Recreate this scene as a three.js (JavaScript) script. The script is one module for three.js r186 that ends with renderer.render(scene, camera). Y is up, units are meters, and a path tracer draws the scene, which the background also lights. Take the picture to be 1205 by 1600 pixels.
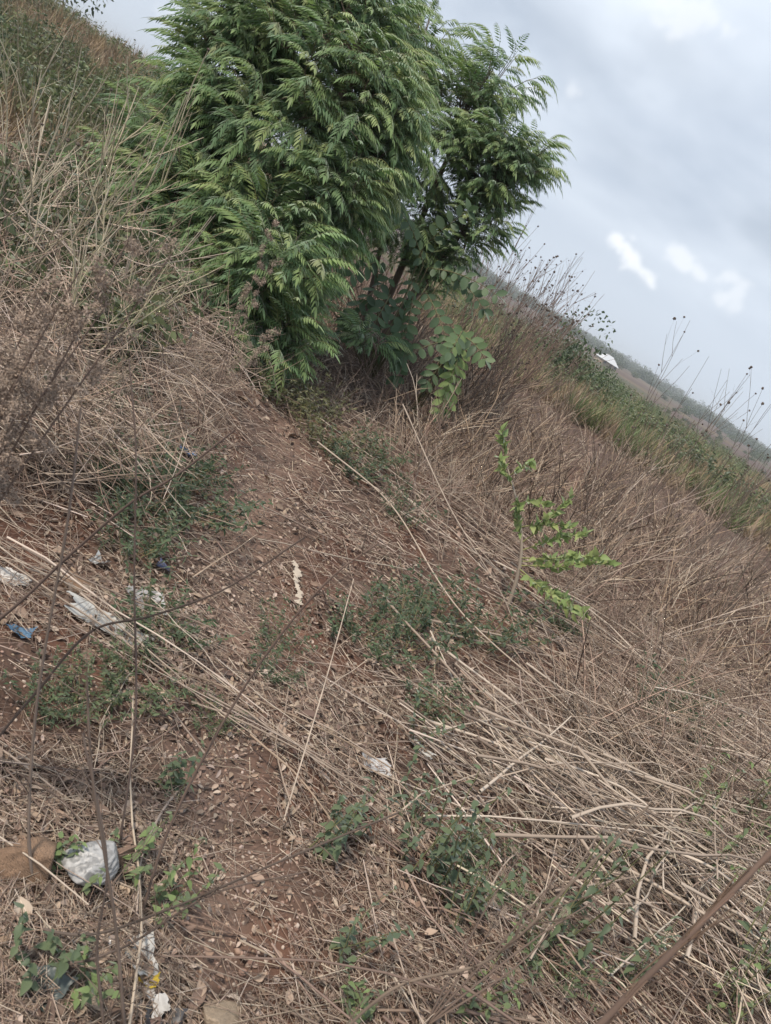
import * as THREE from 'three';
import { ImprovedNoise } from 'three/addons/math/ImprovedNoise.js';
import { mergeVertices } from 'three/addons/utils/BufferGeometryUtils.js';

// ---------------------------------------------------------------- camera, sky, sun, exposure
const scene = new THREE.Scene();
const camera = new THREE.PerspectiveCamera(65.24, 1205 / 1600, 0.05, 9000);
camera.position.set(0, 1.55, 0);
camera.rotation.order = 'YXZ';
camera.rotation.set(-0.3061, 0, 0.5655);          // phone tipped down 17.5 degrees and rolled 32 degrees
camera.focus = 4.2;
camera.userData.fStop = 9;
const renderer = new THREE.WebGLRenderer({ antialias: true });
renderer.toneMapping = THREE.LinearToneMapping;
renderer.toneMappingExposure = 1.56;
renderer.shadowMap.enabled = true;
const SKY_GAIN = 0.8;
const sun = new THREE.DirectionalLight(0xfff2e2, 2.7);
sun.position.set(-20, 42, 12);
sun.target.position.set(0, 0, -8);
sun.castShadow = true; sun.shadow.radius = 11; sun.shadow.mapSize.set(2048, 2048);
Object.assign(sun.shadow.camera, { left: -30, right: 30, top: 30, bottom: -30, near: 1, far: 120 });
scene.add(sun, sun.target);

// ---------------------------------------------------------------- numbers
function mulberry(a) { return () => { a |= 0; a = a + 0x6D2B79F5 | 0; let t = Math.imul(a ^ a >>> 15, 1 | a); t = t + Math.imul(t ^ t >>> 7, 61 | t) ^ t; return ((t ^ t >>> 14) >>> 0) / 4294967296; }; }
let rnd = mulberry(7);
const R = (a, b) => a + (b - a) * rnd();
const G = () => (rnd() + rnd() + rnd() + rnd() - 2) * 0.87;
const pick = a => a[Math.min(a.length - 1, Math.floor(rnd() * a.length))];
const clamp = (x, a, b) => Math.max(a, Math.min(b, x));
const mix = (a, b, t) => a + (b - a) * t;
const sstep = (a, b, x) => { const t = clamp((x - a) / (b - a), 0, 1); return t * t * (3 - 2 * t); };
const rad = d => d * Math.PI / 180;
const perlin = new ImprovedNoise();
const N = (x, y, z = 0) => perlin.noise(x + 31.7, y + 11.3, z + 5.1);
const fbm = (x, y, z, o = 4) => { let s = 0, a = 0.5; for (let i = 0; i < o; i++) { s += a * N(x, y, z); x = x * 2.03 + 7; y = y * 2.03 + 3; z = z * 2.03 + 1; a *= 0.5; } return s; };
const V = (x, y, z) => new THREE.Vector3(x, y, z);

// ---------------------------------------------------------------- sky: pale haze, grey layer cloud, small bright cumulus low down
function makeSky() {
  const w = 2048, h = 1024, data = new Float32Array(w * h * 4);
  // azimuth (deg, from -z towards +x), elevation, half width, half height, strength
  const cum = [[3.6, 6.1, 1.1, 0.75, 1], [4.5, 5.9, 0.9, 0.75, 1], [5.6, 5.45, 0.8, 0.45, 0.95], [6.6, 5.3, 0.55, 0.4, 0.9],
    [6.9, 7.6, 0.9, 0.65, 0.62], [7.9, 7.35, 0.9, 0.5, 0.62], [8.9, 7.1, 0.6, 0.4, 0.55], [10.6, 7.8, 1.0, 0.7, 0.5], [11.6, 7.4, 0.7, 0.9, 0.45], [10.9, 6.6, 0.8, 0.5, 0.5], [11.9, 6.6, 0.6, 0.5, 0.4],
    [-1.4, 18.6, 2.8, 1.3, 0.5], [-6.6, 10.6, 1.4, 1.0, 0.45], [-4.4, 12.2, 0.6, 0.6, 0.4], [-27, 3.2, 1.2, 0.8, 0.5]];
  const q = mulberry(99);
  for (let i = 0; i < 46; i++) {                    // the same sort of cumulus all round the horizon
    const a = 16 + q() * 322, e = 5 + q() * 14, n = 2 + Math.floor(q() * 3), s = 0.4 + q() * 0.5;
    for (let k = 0; k < n; k++) cum.push([a + k * (0.9 + q() * 0.5), e - k * 0.25 + q() * 0.4, 0.6 + q() * 0.9, 0.4 + q() * 0.5, s]);
  }
  const dark = [[-0.5, 16.6, 3.2, 1.4, 0.16], [-6.5, 14.2, 4.5, 1.6, 0.12], [0.4, 10.8, 3.4, 0.9, 0.08], [-5.5, 9.2, 3, 0.9, 0.07], [11.2, 11.2, 2.4, 1.5, 0.17], [-12, 12.5, 4, 1.2, 0.06]];
  for (let i = 0; i < 40; i++) dark.push([20 + q() * 320, 8 + q() * 30, 2 + q() * 4, 0.8 + q() * 1.6, 0.06 + q() * 0.1]);
  const bins = [];
  for (let j = 0; j < h; j++) {
    const el = (j + 0.5) / h * 180 - 90, y = Math.sin(rad(el)), c = Math.cos(rad(el));
    for (let i = 0; i < w; i++) {
      const o = (j * w + i) * 4;
      const th = ((i + 0.5) / w - 0.5) * 2 * Math.PI;   // atan2(z, x)
      const x = c * Math.cos(th), z = c * Math.sin(th);
      if (el < -2) { data[o] = 0.6; data[o + 1] = 0.64; data[o + 2] = 0.7; data[o + 3] = 1; continue; }
      let az = Math.atan2(x, -z) * 180 / Math.PI;
      const up = clamp(el / 60, 0, 1);
      let r = mix(0.55, 0.585, Math.pow(up, 0.6)), g = mix(0.615, 0.655, Math.pow(up, 0.6)), b = mix(0.70, 0.765, Math.pow(up, 0.6));
      const d = 1 / (Math.max(y, 0) + 0.16);
      const n1 = fbm(x * d * 1.1, z * d * 1.1, 3.1, 5), n2 = fbm(x * d * 3.3 + 20, z * d * 3.3, 8.2, 4);
      let t = (n1 * 1.1 + n2 * 0.35) * sstep(2, 14, el);
      r *= 1 + 0.62 * t; g *= 1 + 0.55 * t; b *= 1 + 0.45 * t;
      const wob = fbm(x * 34, y * 34, z * 34, 4), wob2 = fbm(x * 90 + 9, y * 90, z * 90, 3);
      if (el > 2 && el < 42) {
        let dk = 0;
        for (const [a, e, wa, we, s] of dark) {
          let da = az - a; if (da > 180) da -= 360; if (da < -180) da += 360;
          if (Math.abs(da) > wa * 3 || Math.abs(el - e) > we * 3) continue;
          const rr = (da / wa) ** 2 + ((el - e + 0.16 * da) / we) ** 2;
          dk += s * Math.exp(-rr * (1 + 1.2 * wob));
        }
        r *= 1 - dk; g *= 1 - dk * 0.93; b *= 1 - dk * 0.85;
        let cu = 0;
        for (const [a, e, wa, we, s] of cum) {
          let da = az - a; if (da > 180) da -= 360; if (da < -180) da += 360;
          if (Math.abs(da) > wa * 2.2 || Math.abs(el - e) > we * 2.2) continue;
          const rr = Math.sqrt((da / wa) ** 2 + ((el - e) / we) ** 2) + wob * 1.5 + wob2 * 1.0;
          const m = s * (1 - sstep(0.25, 1.2, rr));
          cu = Math.max(cu, m);
        }
        r = mix(r, 0.84, cu); g = mix(g, 0.87, cu); b = mix(b, 0.91, cu);
      }
      data[o] = r * SKY_GAIN; data[o + 1] = g * SKY_GAIN; data[o + 2] = b * SKY_GAIN; data[o + 3] = 1;
    }
  }
  const t = new THREE.DataTexture(data, w, h, THREE.RGBAFormat, THREE.FloatType);
  t.mapping = THREE.EquirectangularReflectionMapping; t.magFilter = t.minFilter = THREE.LinearFilter; t.needsUpdate = true;
  return t;
}
scene.background = makeSky();
scene.environment = scene.background;
scene.fog = new THREE.FogExp2(0xe2e8ee, 0.0006);
console.log('sky');

// ---------------------------------------------------------------- naming helpers
const taken = {};
function numbered(name) { const n = taken[name] = (taken[name] ?? -1) + 1; return n ? `${name}_${String(n).padStart(3, '0')}` : name; }
function tag(o, label, category, group, kind) { Object.assign(o.userData, { label, category }); if (group) o.userData.group = group; if (kind) o.userData.kind = kind; return o; }
function shadows(m) { m.castShadow = m.receiveShadow = true; return m; }
function thing(name, label, category, pos = [0, 0, 0], turn = 0, group) {
  const o = new THREE.Group(); o.name = numbered(name); o.position.set(...pos); o.rotation.y = turn; scene.add(o);
  return tag(o, label, category, group);
}
function part(name, geo, mat, parent) { const m = shadows(new THREE.Mesh(geo, mat)); m.name = name; parent.add(m); return m; }
function solo(name, geo, mat, label, category, pos = [0, 0, 0], group) {
  const m = shadows(new THREE.Mesh(geo, mat)); m.name = numbered(name); m.position.set(...pos); scene.add(m); return tag(m, label, category, group);
}
const _m = new THREE.Matrix4(), _q = new THREE.Quaternion(), _s = V(1, 1, 1), _p = V(0, 0, 0), _c = new THREE.Color();
function instances(name, geo, mat, items, parent = scene) {   // items: [Matrix4, [r,g,b]]
  const im = new THREE.InstancedMesh(geo, mat, items.length); im.name = numbered(name);
  items.forEach(([m, c], i) => { im.setMatrixAt(i, m); im.setColorAt(i, _c.setRGB(...c)); });
  im.userData.kind = 'stuff'; shadows(im); parent.add(im); return im;
}
function merged(name, items, mat, parent) {                 // items: [geometry, Matrix4, [r,g,b]] -> one real mesh of kind stuff
  let nv = 0, ni = 0; for (const [g] of items) { nv += g.attributes.position.count; ni += g.index.count; }
  const P = new Float32Array(nv * 3), Q = new Float32Array(nv * 3), C = new Float32Array(nv * 3), I = new Uint32Array(ni); let o = 0, k = 0;
  const nm = new THREE.Matrix3();
  for (const [g, m, c] of items) {
    const p = g.attributes.position.array, n = g.attributes.normal.array, v = g.attributes.color.array, e = m.elements, cnt = g.attributes.position.count; nm.getNormalMatrix(m); const f = nm.elements;
    for (let i = 0; i < cnt; i++) { const a = i * 3, b = (o + i) * 3, x = p[a], y = p[a + 1], z = p[a + 2], nx = n[a], ny = n[a + 1], nz = n[a + 2];
      P[b] = e[0] * x + e[4] * y + e[8] * z + e[12]; P[b + 1] = e[1] * x + e[5] * y + e[9] * z + e[13]; P[b + 2] = e[2] * x + e[6] * y + e[10] * z + e[14];
      const X = f[0] * nx + f[3] * ny + f[6] * nz, Y = f[1] * nx + f[4] * ny + f[7] * nz, Z = f[2] * nx + f[5] * ny + f[8] * nz, L = 1 / Math.hypot(X, Y, Z); Q[b] = X * L; Q[b + 1] = Y * L; Q[b + 2] = Z * L;
      C[b] = v[a] * c[0]; C[b + 1] = v[a + 1] * c[1]; C[b + 2] = v[a + 2] * c[2]; }
    const ix = g.index.array; for (let i = 0; i < ix.length; i++) I[k++] = ix[i] + o; o += cnt;
  }
  const G_ = new THREE.BufferGeometry(); G_.setAttribute('position', new THREE.BufferAttribute(P, 3)); G_.setAttribute('normal', new THREE.BufferAttribute(Q, 3)); G_.setAttribute('color', new THREE.BufferAttribute(C, 3)); G_.setIndex(new THREE.BufferAttribute(I, 1));
  const mesh = shadows(new THREE.Mesh(G_, mat)); mesh.name = parent ? name : numbered(name); mesh.userData.kind = 'stuff'; (parent || scene).add(mesh); return mesh;
}
const YUP = V(0, 1, 0);
function mat4(x, y, z, q, sx, sy = sx, sz = sx) { return new THREE.Matrix4().compose(V(x, y, z), q, V(sx, sy, sz)); }
const euler = (x, y, z, o = 'YXZ') => new THREE.Quaternion().setFromEuler(new THREE.Euler(x, y, z, o));
const toDir = (d, from = YUP) => new THREE.Quaternion().setFromUnitVectors(from, d.clone().normalize());
const tint = (c, v) => { const k = 1 + (rnd() - 0.5) * 2 * v; return [c[0] * k, c[1] * k * (1 + (rnd() - 0.5) * 0.06), c[2] * k * (1 + (rnd() - 0.5) * 0.1)]; };

// ---------------------------------------------------------------- geometry collector
class GB {
  constructor() { this.p = []; this.i = []; this.c = []; }
  v(x, y, z, c) { this.p.push(x, y, z); this.c.push(c[0], c[1], c[2]); return this.p.length / 3 - 1; }
  tube(pts, radii, sides, c) {
    const n = pts.length; let prev = null; const t = V(), u = V(), w = V();
    for (let k = 0; k < n; k++) {
      t.copy(pts[Math.min(k + 1, n - 1)]).sub(pts[Math.max(k - 1, 0)]).normalize();
      if (Math.abs(t.y) > 0.9) u.set(1, 0, 0); else u.set(0, 1, 0);
      u.addScaledVector(t, -u.dot(t)).normalize(); w.crossVectors(t, u);
      const r = typeof radii === 'function' ? radii(k / (n - 1)) : radii, start = this.p.length / 3;
      const cc = typeof c === 'function' ? c(k / (n - 1)) : c;
      for (let s = 0; s < sides; s++) { const a = s / sides * Math.PI * 2, x = Math.cos(a) * r, y = Math.sin(a) * r; this.v(pts[k].x + u.x * x + w.x * y, pts[k].y + u.y * x + w.y * y, pts[k].z + u.z * x + w.z * y, cc); }
      if (prev !== null) for (let s = 0; s < sides; s++) { const b = (s + 1) % sides; this.i.push(prev + s, start + s, prev + b, prev + b, start + s, start + b); }
      prev = start;
    }
    return this;
  }
  // a leaf blade: base point, unit direction, unit side; widths along it, drooping and folded
  leaf(b, d, s, len, wid, c, { fold = 0.25, droop = 0.2, curve = 0, prof = [0.06, 0.75, 1, 0.72], tip = 1 } = {}) {
    const up = V().crossVectors(d, s).normalize(); if (up.y < 0) up.negate();
    const n = prof.length; let last = null;
    for (let k = 0; k < n; k++) {
      const t = k / n, x = len * t, side = curve * len * t * t, dy = -droop * len * t * t, h = wid / 2 * prof[k];
      const px = b.x + d.x * x + s.x * side, py = b.y + d.y * x + s.y * side + dy, pz = b.z + d.z * x + s.z * side;
      const f = fold * h;
      const i0 = this.v(px - s.x * h + up.x * f, py - s.y * h + up.y * f, pz - s.z * h + up.z * f, c), i1 = this.v(px, py, pz, c), i2 = this.v(px + s.x * h + up.x * f, py + s.y * h + up.y * f, pz + s.z * h + up.z * f, c);
      if (last) this.i.push(last[0], last[1], i1, last[0], i1, i0, last[1], last[2], i2, last[1], i2, i1);
      last = [i0, i1, i2];
    }
    const e = this.v(b.x + d.x * len * tip + s.x * curve * len, b.y + d.y * len * tip + s.y * curve * len - droop * len, b.z + d.z * len * tip + s.z * curve * len, c);
    this.i.push(last[0], last[1], e, last[1], last[2], e);
    return this;
  }
  // a narrow leaflet in four faces
  leaflet(b, d, s, len, wid, c, curve = 0.25, droop = 0.3) {
    const P = (t, w) => [b.x + d.x * len * t + s.x * (curve * len * t * t + w), b.y + d.y * len * t + s.y * (curve * len * t * t + w) - droop * len * t * t, b.z + d.z * len * t + s.z * (curve * len * t * t + w)];
    const a = this.v(...P(0, 0), c), l1 = this.v(...P(0.3, -wid / 2), c), r1 = this.v(...P(0.3, wid / 2), c), l2 = this.v(...P(0.68, -wid * 0.36), c), r2 = this.v(...P(0.68, wid * 0.36), c), e = this.v(...P(1, 0), c);
    this.i.push(a, r1, l1, l1, r1, l2, l2, r1, r2, l2, r2, e);
    return this;
  }
  leaflet2(b, d, s, len, wid, c, curve = 0.25, droop = 0.3) {
    const P = (t, w) => [b.x + d.x * len * t + s.x * (curve * len * t * t + w), b.y + d.y * len * t + s.y * (curve * len * t * t + w) - droop * len * t * t, b.z + d.z * len * t + s.z * (curve * len * t * t + w)];
    const a = this.v(...P(0, 0), c), l = this.v(...P(0.36, -wid / 2), c), r = this.v(...P(0.5, wid / 2), c), e = this.v(...P(1, 0), c);
    this.i.push(a, r, l, l, r, e); return this;
  }
  build() {
    const g = new THREE.BufferGeometry();
    g.setAttribute('position', new THREE.Float32BufferAttribute(this.p, 3)); g.setAttribute('color', new THREE.Float32BufferAttribute(this.c, 3));
    g.setIndex(this.i); g.computeVertexNormals(); return g;
  }
}
const WHITE = [1, 1, 1];
function curvePts(p, dir, len, n, { bend = V(0, 0, 0), wob = 0.02 } = {}) {
  const pts = [p.clone()], d = dir.clone().normalize(), q = p.clone(), st = len / n;
  for (let k = 0; k < n; k++) { d.addScaledVector(bend, 1 / n); d.x += G() * wob; d.y += G() * wob; d.z += G() * wob; d.normalize(); q.addScaledVector(d, st); pts.push(q.clone()); }
  return pts;
}
const at = (pts, t) => { const f = clamp(t, 0, 1) * (pts.length - 1), k = Math.min(pts.length - 2, Math.floor(f)); return pts[k].clone().lerp(pts[k + 1], f - k); };
const dirAt = (pts, t) => { const k = Math.min(pts.length - 2, Math.floor(clamp(t, 0, 0.999) * (pts.length - 1))); return pts[k + 1].clone().sub(pts[k]).normalize(); };
const randDir = () => { const z = R(-1, 1), a = R(0, 6.2832), r = Math.sqrt(1 - z * z); return V(r * Math.cos(a), z, r * Math.sin(a)); };

// ---------------------------------------------------------------- tileable textures
function hash2(x, y, s) { let h = Math.imul(x, 374761393) + Math.imul(y, 668265263) + Math.imul(s, 1274126177); h = Math.imul(h ^ h >>> 13, 1274126177); return ((h ^ h >>> 16) >>> 0) / 4294967296; }
function tnoise(x, y, p, s) { const xi = Math.floor(x), yi = Math.floor(y), fx = x - xi, fy = y - yi, u = fx * fx * (3 - 2 * fx), v = fy * fy * (3 - 2 * fy), m = k => ((k % p) + p) % p;
  return mix(mix(hash2(m(xi), m(yi), s), hash2(m(xi + 1), m(yi), s), u), mix(hash2(m(xi), m(yi + 1), s), hash2(m(xi + 1), m(yi + 1), s), u), v); }
const tf = (u, v, p, s, o) => { let a = 0.5, r = 0, t = 0; for (let k = 0; k < o; k++) { r += a * tnoise(u * p, v * p, p, s + k); t += a; a *= 0.6; p *= 2; } return r / t; };
function tex(size, fn, srgb, repeat = 1) {
  const d = new Uint8Array(size * size * 4);
  for (let j = 0; j < size; j++) for (let i = 0; i < size; i++) { const c = fn(i / size, j / size), o = (j * size + i) * 4; d[o] = clamp(c[0], 0, 1) * 255; d[o + 1] = clamp(c[1], 0, 1) * 255; d[o + 2] = clamp(c[2], 0, 1) * 255; d[o + 3] = 255; }
  const t = new THREE.DataTexture(d, size, size); t.wrapS = t.wrapT = THREE.RepeatWrapping; t.magFilter = THREE.LinearFilter; t.minFilter = THREE.LinearMipmapLinearFilter; t.generateMipmaps = true;
  if (srgb) t.colorSpace = THREE.SRGBColorSpace; t.repeat.set(repeat, repeat); t.needsUpdate = true; return t;
}
const soilMap = tex(1024, (u, v) => { const a = tf(u, v, 6, 1, 5), b = tf(u, v, 60, 9, 4), s = tnoise(u * 220, v * 220, 220, 17); const k = 0.62 + 0.3 * a + 0.3 * (b - 0.5) + (s > 0.86 ? 0.14 : 0); return [k * 1.02, k * 0.98, k * 0.95]; }, true);
const soilBump = tex(1024, (u, v) => { const k = 0.5 * tf(u, v, 20, 3, 5) + 0.5 * tf(u, v, 120, 21, 3); return [k, k, k]; }, false);
const stoneBump = tex(512, (u, v) => { const k = tf(u, v, 10, 5, 5); return [k, k, k]; }, false, 3);

// ---------------------------------------------------------------- the lie of the land
const pathLine = [[-1.05, -5.9], [-0.8, -5.0], [-0.66, -4.1], [-0.4, -3.3], [-0.15, -2.5], [0.0, -1.9], [0.16, -1.5], [0.22, -0.9]];
function segDist(x, z, line) { let m = 1e9; for (let k = 0; k + 1 < line.length; k++) { const [ax, az] = line[k], [bx, bz] = line[k + 1], dx = bx - ax, dz = bz - az, t = clamp(((x - ax) * dx + (z - az) * dz) / (dx * dx + dz * dz), 0, 1); m = Math.min(m, Math.hypot(x - ax - dx * t, z - az - dz * t)); } return m; }
const pathness = (x, z) => Math.exp(-((segDist(x, z, pathLine) / (0.17 + 0.09 * N(x * 2, z * 2))) ** 2));
const barePatches = [[0.22, -1.66, 0.2], [0.24, -1.5, 0.16], [-0.03, -1.95, 0.2], [-0.1, -2.08, 0.14], [-0.55, -1.86, 0.22], [0.62, -2.5, 0.12], [1.05, -2.45, 0.14], [0.7, -4.2, 0.25]];
const bare = (x, z) => { let b = 0; for (const [cx, cz, r] of barePatches) b = Math.max(b, 1 - sstep(0.6, 1.15, Math.hypot((x - cx) * 0.9, z - cz) / r + 0.35 * N(x * 7, z * 7))); return b; };
const profile = [[0, 0], [22, 0], [60, -1.2], [150, -2.6], [300, -1.6], [700, 0.2], [1500, 1.2], [9000, 1.2]];
function along(r) { for (let k = 0; k + 1 < profile.length; k++) if (r <= profile[k + 1][0]) { const [a, ha] = profile[k], [b, hb] = profile[k + 1]; return mix(ha, hb, sstep(a, b, r)); } return 0; }
function H(x, z) {
  const r = Math.hypot(x, z) + 1e-6, left = sstep(-0.06, -0.42, x / r);
  let h = left * (1.12 * sstep(3, 27, r) - 9 * sstep(33, 140, r)) + (1 - left) * along(r);
  h += 0.1 * N(x * 0.45, z * 0.45) * sstep(0.8, 2.5, r) + 0.05 * N(x * 1.7, z * 1.7, 4);
  if (r < 16) h += 0.022 * N(x * 5.1, z * 5.1, 9) + 0.008 * N(x * 14, z * 14, 2);
  if (r < 8) h -= 0.05 * pathness(x, z);
  if (r > 20) h += sstep(20, 90, r) * 0.35 * N(x * 0.06, z * 0.06) + sstep(200, 800, r) * 2.2 * N(x * 0.006, z * 0.006);
  return h;
}
function makeGround() {
  const rings = [], angs = [];
  for (let r = 0.2; r < 6000; r *= 1.021) rings.push(r);
  for (let a = -62; a <= 62.001; a += 0.45) angs.push(rad(a));
  for (let a = 68; a < 298; a += 6) angs.push(rad(a));
  const nA = angs.length, pos = [0, H(0, 0), 0], col = [0.12, 0.07, 0.05], uv = [0, 0], idx = [];
  for (const r of rings) for (const a of angs) {
    const x = r * Math.sin(a), z = -r * Math.cos(a); pos.push(x, H(x, z), z); uv.push(x / 1.7, z / 1.7);
    const p = r < 8 ? pathness(x, z) : 0, n = fbm(x * 0.7, z * 0.7, 2, 3), n2 = fbm(x * 0.05, z * 0.05, 6, 4), n3 = N(x * 2.3, z * 2.3, 8);
    let c = [0.128 + 0.04 * n, 0.083 + 0.025 * n, 0.063 + 0.02 * n];
    if (n3 > 0.12 && r < 12) c = [c[0] * 1.15, c[1] * 0.95, c[2] * 0.86];
    c = [mix(c[0], 0.25, p * 0.85), mix(c[1], 0.182, p * 0.85), mix(c[2], 0.15, p * 0.85)];
    const turf = perlin.noise(x * 0.022 + 31.7, z * 0.022 + 11.3, 31.647) + 0.4 * perlin.noise(x * 0.09 + 31.7, z * 0.09 + 11.3, 38.647) > 0.1, olive = n2 + 0.25 * N(x * 0.013, z * 0.013);
    const f = olive > 0.02 ? [0.105, 0.105, 0.052] : olive > -0.1 ? [0.15, 0.125, 0.07] : [0.19, 0.145, 0.09];
    if (turf) c = f;
    col.push(...c);
  }
  for (let a = 0; a < nA; a++) idx.push(0, 1 + a, 1 + (a + 1) % nA);
  for (let k = 0; k + 1 < rings.length; k++) for (let a = 0; a < nA; a++) { const b = (a + 1) % nA, o = 1 + k * nA, p = o + nA; idx.push(o + a, p + a, o + b, o + b, p + a, p + b); }
  const g = new THREE.BufferGeometry();
  g.setAttribute('position', new THREE.Float32BufferAttribute(pos, 3)); g.setAttribute('color', new THREE.Float32BufferAttribute(col, 3)); g.setAttribute('uv', new THREE.Float32BufferAttribute(uv, 2));
  g.setIndex(idx); g.computeVertexNormals();
  if (g.attributes.normal.getY(5000) < 0) { for (let k = 0; k < idx.length; k += 3) { const t = idx[k + 1]; idx[k + 1] = idx[k + 2]; idx[k + 2] = t; } g.setIndex(idx); g.computeVertexNormals(); }
  const m = solo('ground', g, new THREE.MeshStandardMaterial({ vertexColors: true, map: soilMap, bumpMap: soilBump, bumpScale: 0.012, roughness: 0.97 }), 'reddish brown soil sloping away under dry brush', 'ground');
  m.userData.kind = 'structure'; return m;
}
makeGround();
console.log('ground');

// ---------------------------------------------------------------- shared materials and tones (linear base colours)
const std = (rough = 0.85, extra = {}) => new THREE.MeshStandardMaterial({ vertexColors: true, roughness: rough, side: THREE.DoubleSide, ...extra });
const leafy = (extra = {}) => new THREE.MeshPhysicalMaterial({ vertexColors: true, roughness: 1, transmission: 0.4, thickness: 0, clearcoat: 0.4, clearcoatRoughness: 0.45, side: THREE.DoubleSide, ...extra });
const dryMat = std(0.8), twigMat = std(0.9), leafMat = leafy();
const STRAW = [[0.45, 0.37, 0.295], [0.38, 0.305, 0.24], [0.30, 0.237, 0.187], [0.52, 0.44, 0.36], [0.21, 0.16, 0.126]];
const RUST = [[0.27, 0.19, 0.145], [0.21, 0.145, 0.11], [0.31, 0.225, 0.17], [0.34, 0.26, 0.20], [0.15, 0.104, 0.082]];
const TWIG = [[0.12, 0.085, 0.065], [0.16, 0.115, 0.09], [0.09, 0.065, 0.052]];
const LITTER = [[0.27, 0.195, 0.145], [0.20, 0.14, 0.105], [0.31, 0.24, 0.185], [0.16, 0.11, 0.085], [0.36, 0.29, 0.235], [0.12, 0.08, 0.062]];

// ---------------------------------------------------------------- loose litter
function wedge(n, r0, r1, a0, a1, fn) { for (let k = 0; k < n; k++) { const r = r0 * Math.pow(r1 / r0, rnd()), a = rad(R(a0, a1)); fn(r * Math.sin(a), -r * Math.cos(a), r); } }
rnd = mulberry(11);
{
  const flakes = [0, 1, 2].map(k => new GB().leaf(V(0, 0, -0.5), V(0, 0, 1), V(1, 0, 0), 1, 0.55 + 0.12 * k, WHITE, { fold: [0.6, -0.5, 0.9][k], droop: [-0.25, 0.3, -0.1][k], curve: [0.15, -0.2, 0.3][k] }).build());
  const lists = [[], [], []];
  wedge(64000, 0.95, 13, -44, 48, (x, z, r) => {
    const p = pathness(x, z); if (rnd() < p * 0.2 || rnd() < bare(x, z) * 0.85) return;
    const clump = N(x * 1.6, z * 1.6, 3); if (clump < -0.2 && rnd() < 0.75) return;
    const s = R(0.008, 0.024) * (rnd() < 0.06 ? 1.9 : 1) * (r > 5 ? 1.4 : 1);
    lists[Math.floor(rnd() * 3)].push([mat4(x, H(x, z) + s * 0.25 + rnd() * 0.012, z, euler(G() * 0.7, R(0, 6.28), G() * 0.7), s, s, s * R(0.9, 1.7)), tint(pick(LITTER), 0.25)]);
  });
  const bit = [0, 1].map(k => new GB().tube([V(0, 0, -0.5), V(0.04 * (k ? 1 : -1), 0.03, 0), V(0, 0, 0.5)], t => 1 - 0.4 * t, 3, WHITE).build());
  const bl = [[], []];
  wedge(70000, 0.95, 14, -44, 48, (x, z, r) => {
    const p = pathness(x, z); if (rnd() < p * 0.15 || rnd() < bare(x, z) * 0.8) return;
    const L = R(0.025, 0.14), rr = R(0.0006, 0.0016) * (r > 4 ? 1.6 : 1);
    bl[rnd() < 0.5 ? 0 : 1].push([mat4(x, H(x, z) + R(0.003, 0.03), z, euler(G() * 0.35, R(0, 6.28), 0), rr, rr, L), tint(rnd() < 0.55 ? pick(STRAW) : pick(RUST), 0.25)]);
  });
  bl.forEach((l, k) => tag(instances('straw_litter', bit[k], dryMat, l), ['broken straw ends scattered over the soil', 'bent straw splinters scattered over the soil'][k], 'straw'));
  wedge(9000, 1.6, 6.5, -20, 12, (x, z, r) => { if (rnd() > pathness(x, z)) return; const s = R(0.008, 0.02); lists[Math.floor(rnd() * 3)].push([mat4(x, H(x, z) + s * 0.25, z, euler(G() * 0.6, R(0, 6.28), G() * 0.6), s, s, s * R(0.9, 1.8)), tint(pick(LITTER), 0.25)]); });
  lists.forEach((l, k) => tag(instances('leaf_litter', flakes[k], dryMat, l), ['small curled dead leaves strewn over the soil', 'crisp folded leaf flakes strewn over the soil', 'narrow rolled leaf scraps strewn over the soil'][k], 'leaf litter'));
  const peb = new THREE.IcosahedronGeometry(1, 1); const pp = peb.attributes.position;
  for (let k = 0; k < pp.count; k++) { const v = V(pp.getX(k), pp.getY(k), pp.getZ(k)), f = 1 + 0.35 * N(v.x * 1.4, v.y * 1.4, v.z * 1.4); pp.setXYZ(k, v.x * f, v.y * f * 0.7, v.z * f); }
  const pg = mergeVertices(peb.deleteAttribute('normal').deleteAttribute('uv')); pg.computeVertexNormals();
  const pl = [];
  wedge(24000, 0.95, 8, -40, 40, (x, z) => {
    const p = pathness(x, z); if (rnd() > 0.1 + p * 0.6 + bare(x, z)) return; const s = R(0.002, 0.0055) * (rnd() < 0.05 ? 2.2 : 1);
    pl.push([mat4(x, H(x, z) + s * 0.2, z, euler(R(0, 6), R(0, 6), 0), s), tint(pick([[0.30, 0.205, 0.155], [0.36, 0.27, 0.21], [0.22, 0.14, 0.105], [0.42, 0.34, 0.285]]), 0.2)]);
  });
  tag(instances('gravel', pg, new THREE.MeshStandardMaterial({ roughness: 0.95 }), pl), 'fine reddish gravel lying in the bare strip of soil', 'gravel');
}
console.log('litter');

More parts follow.
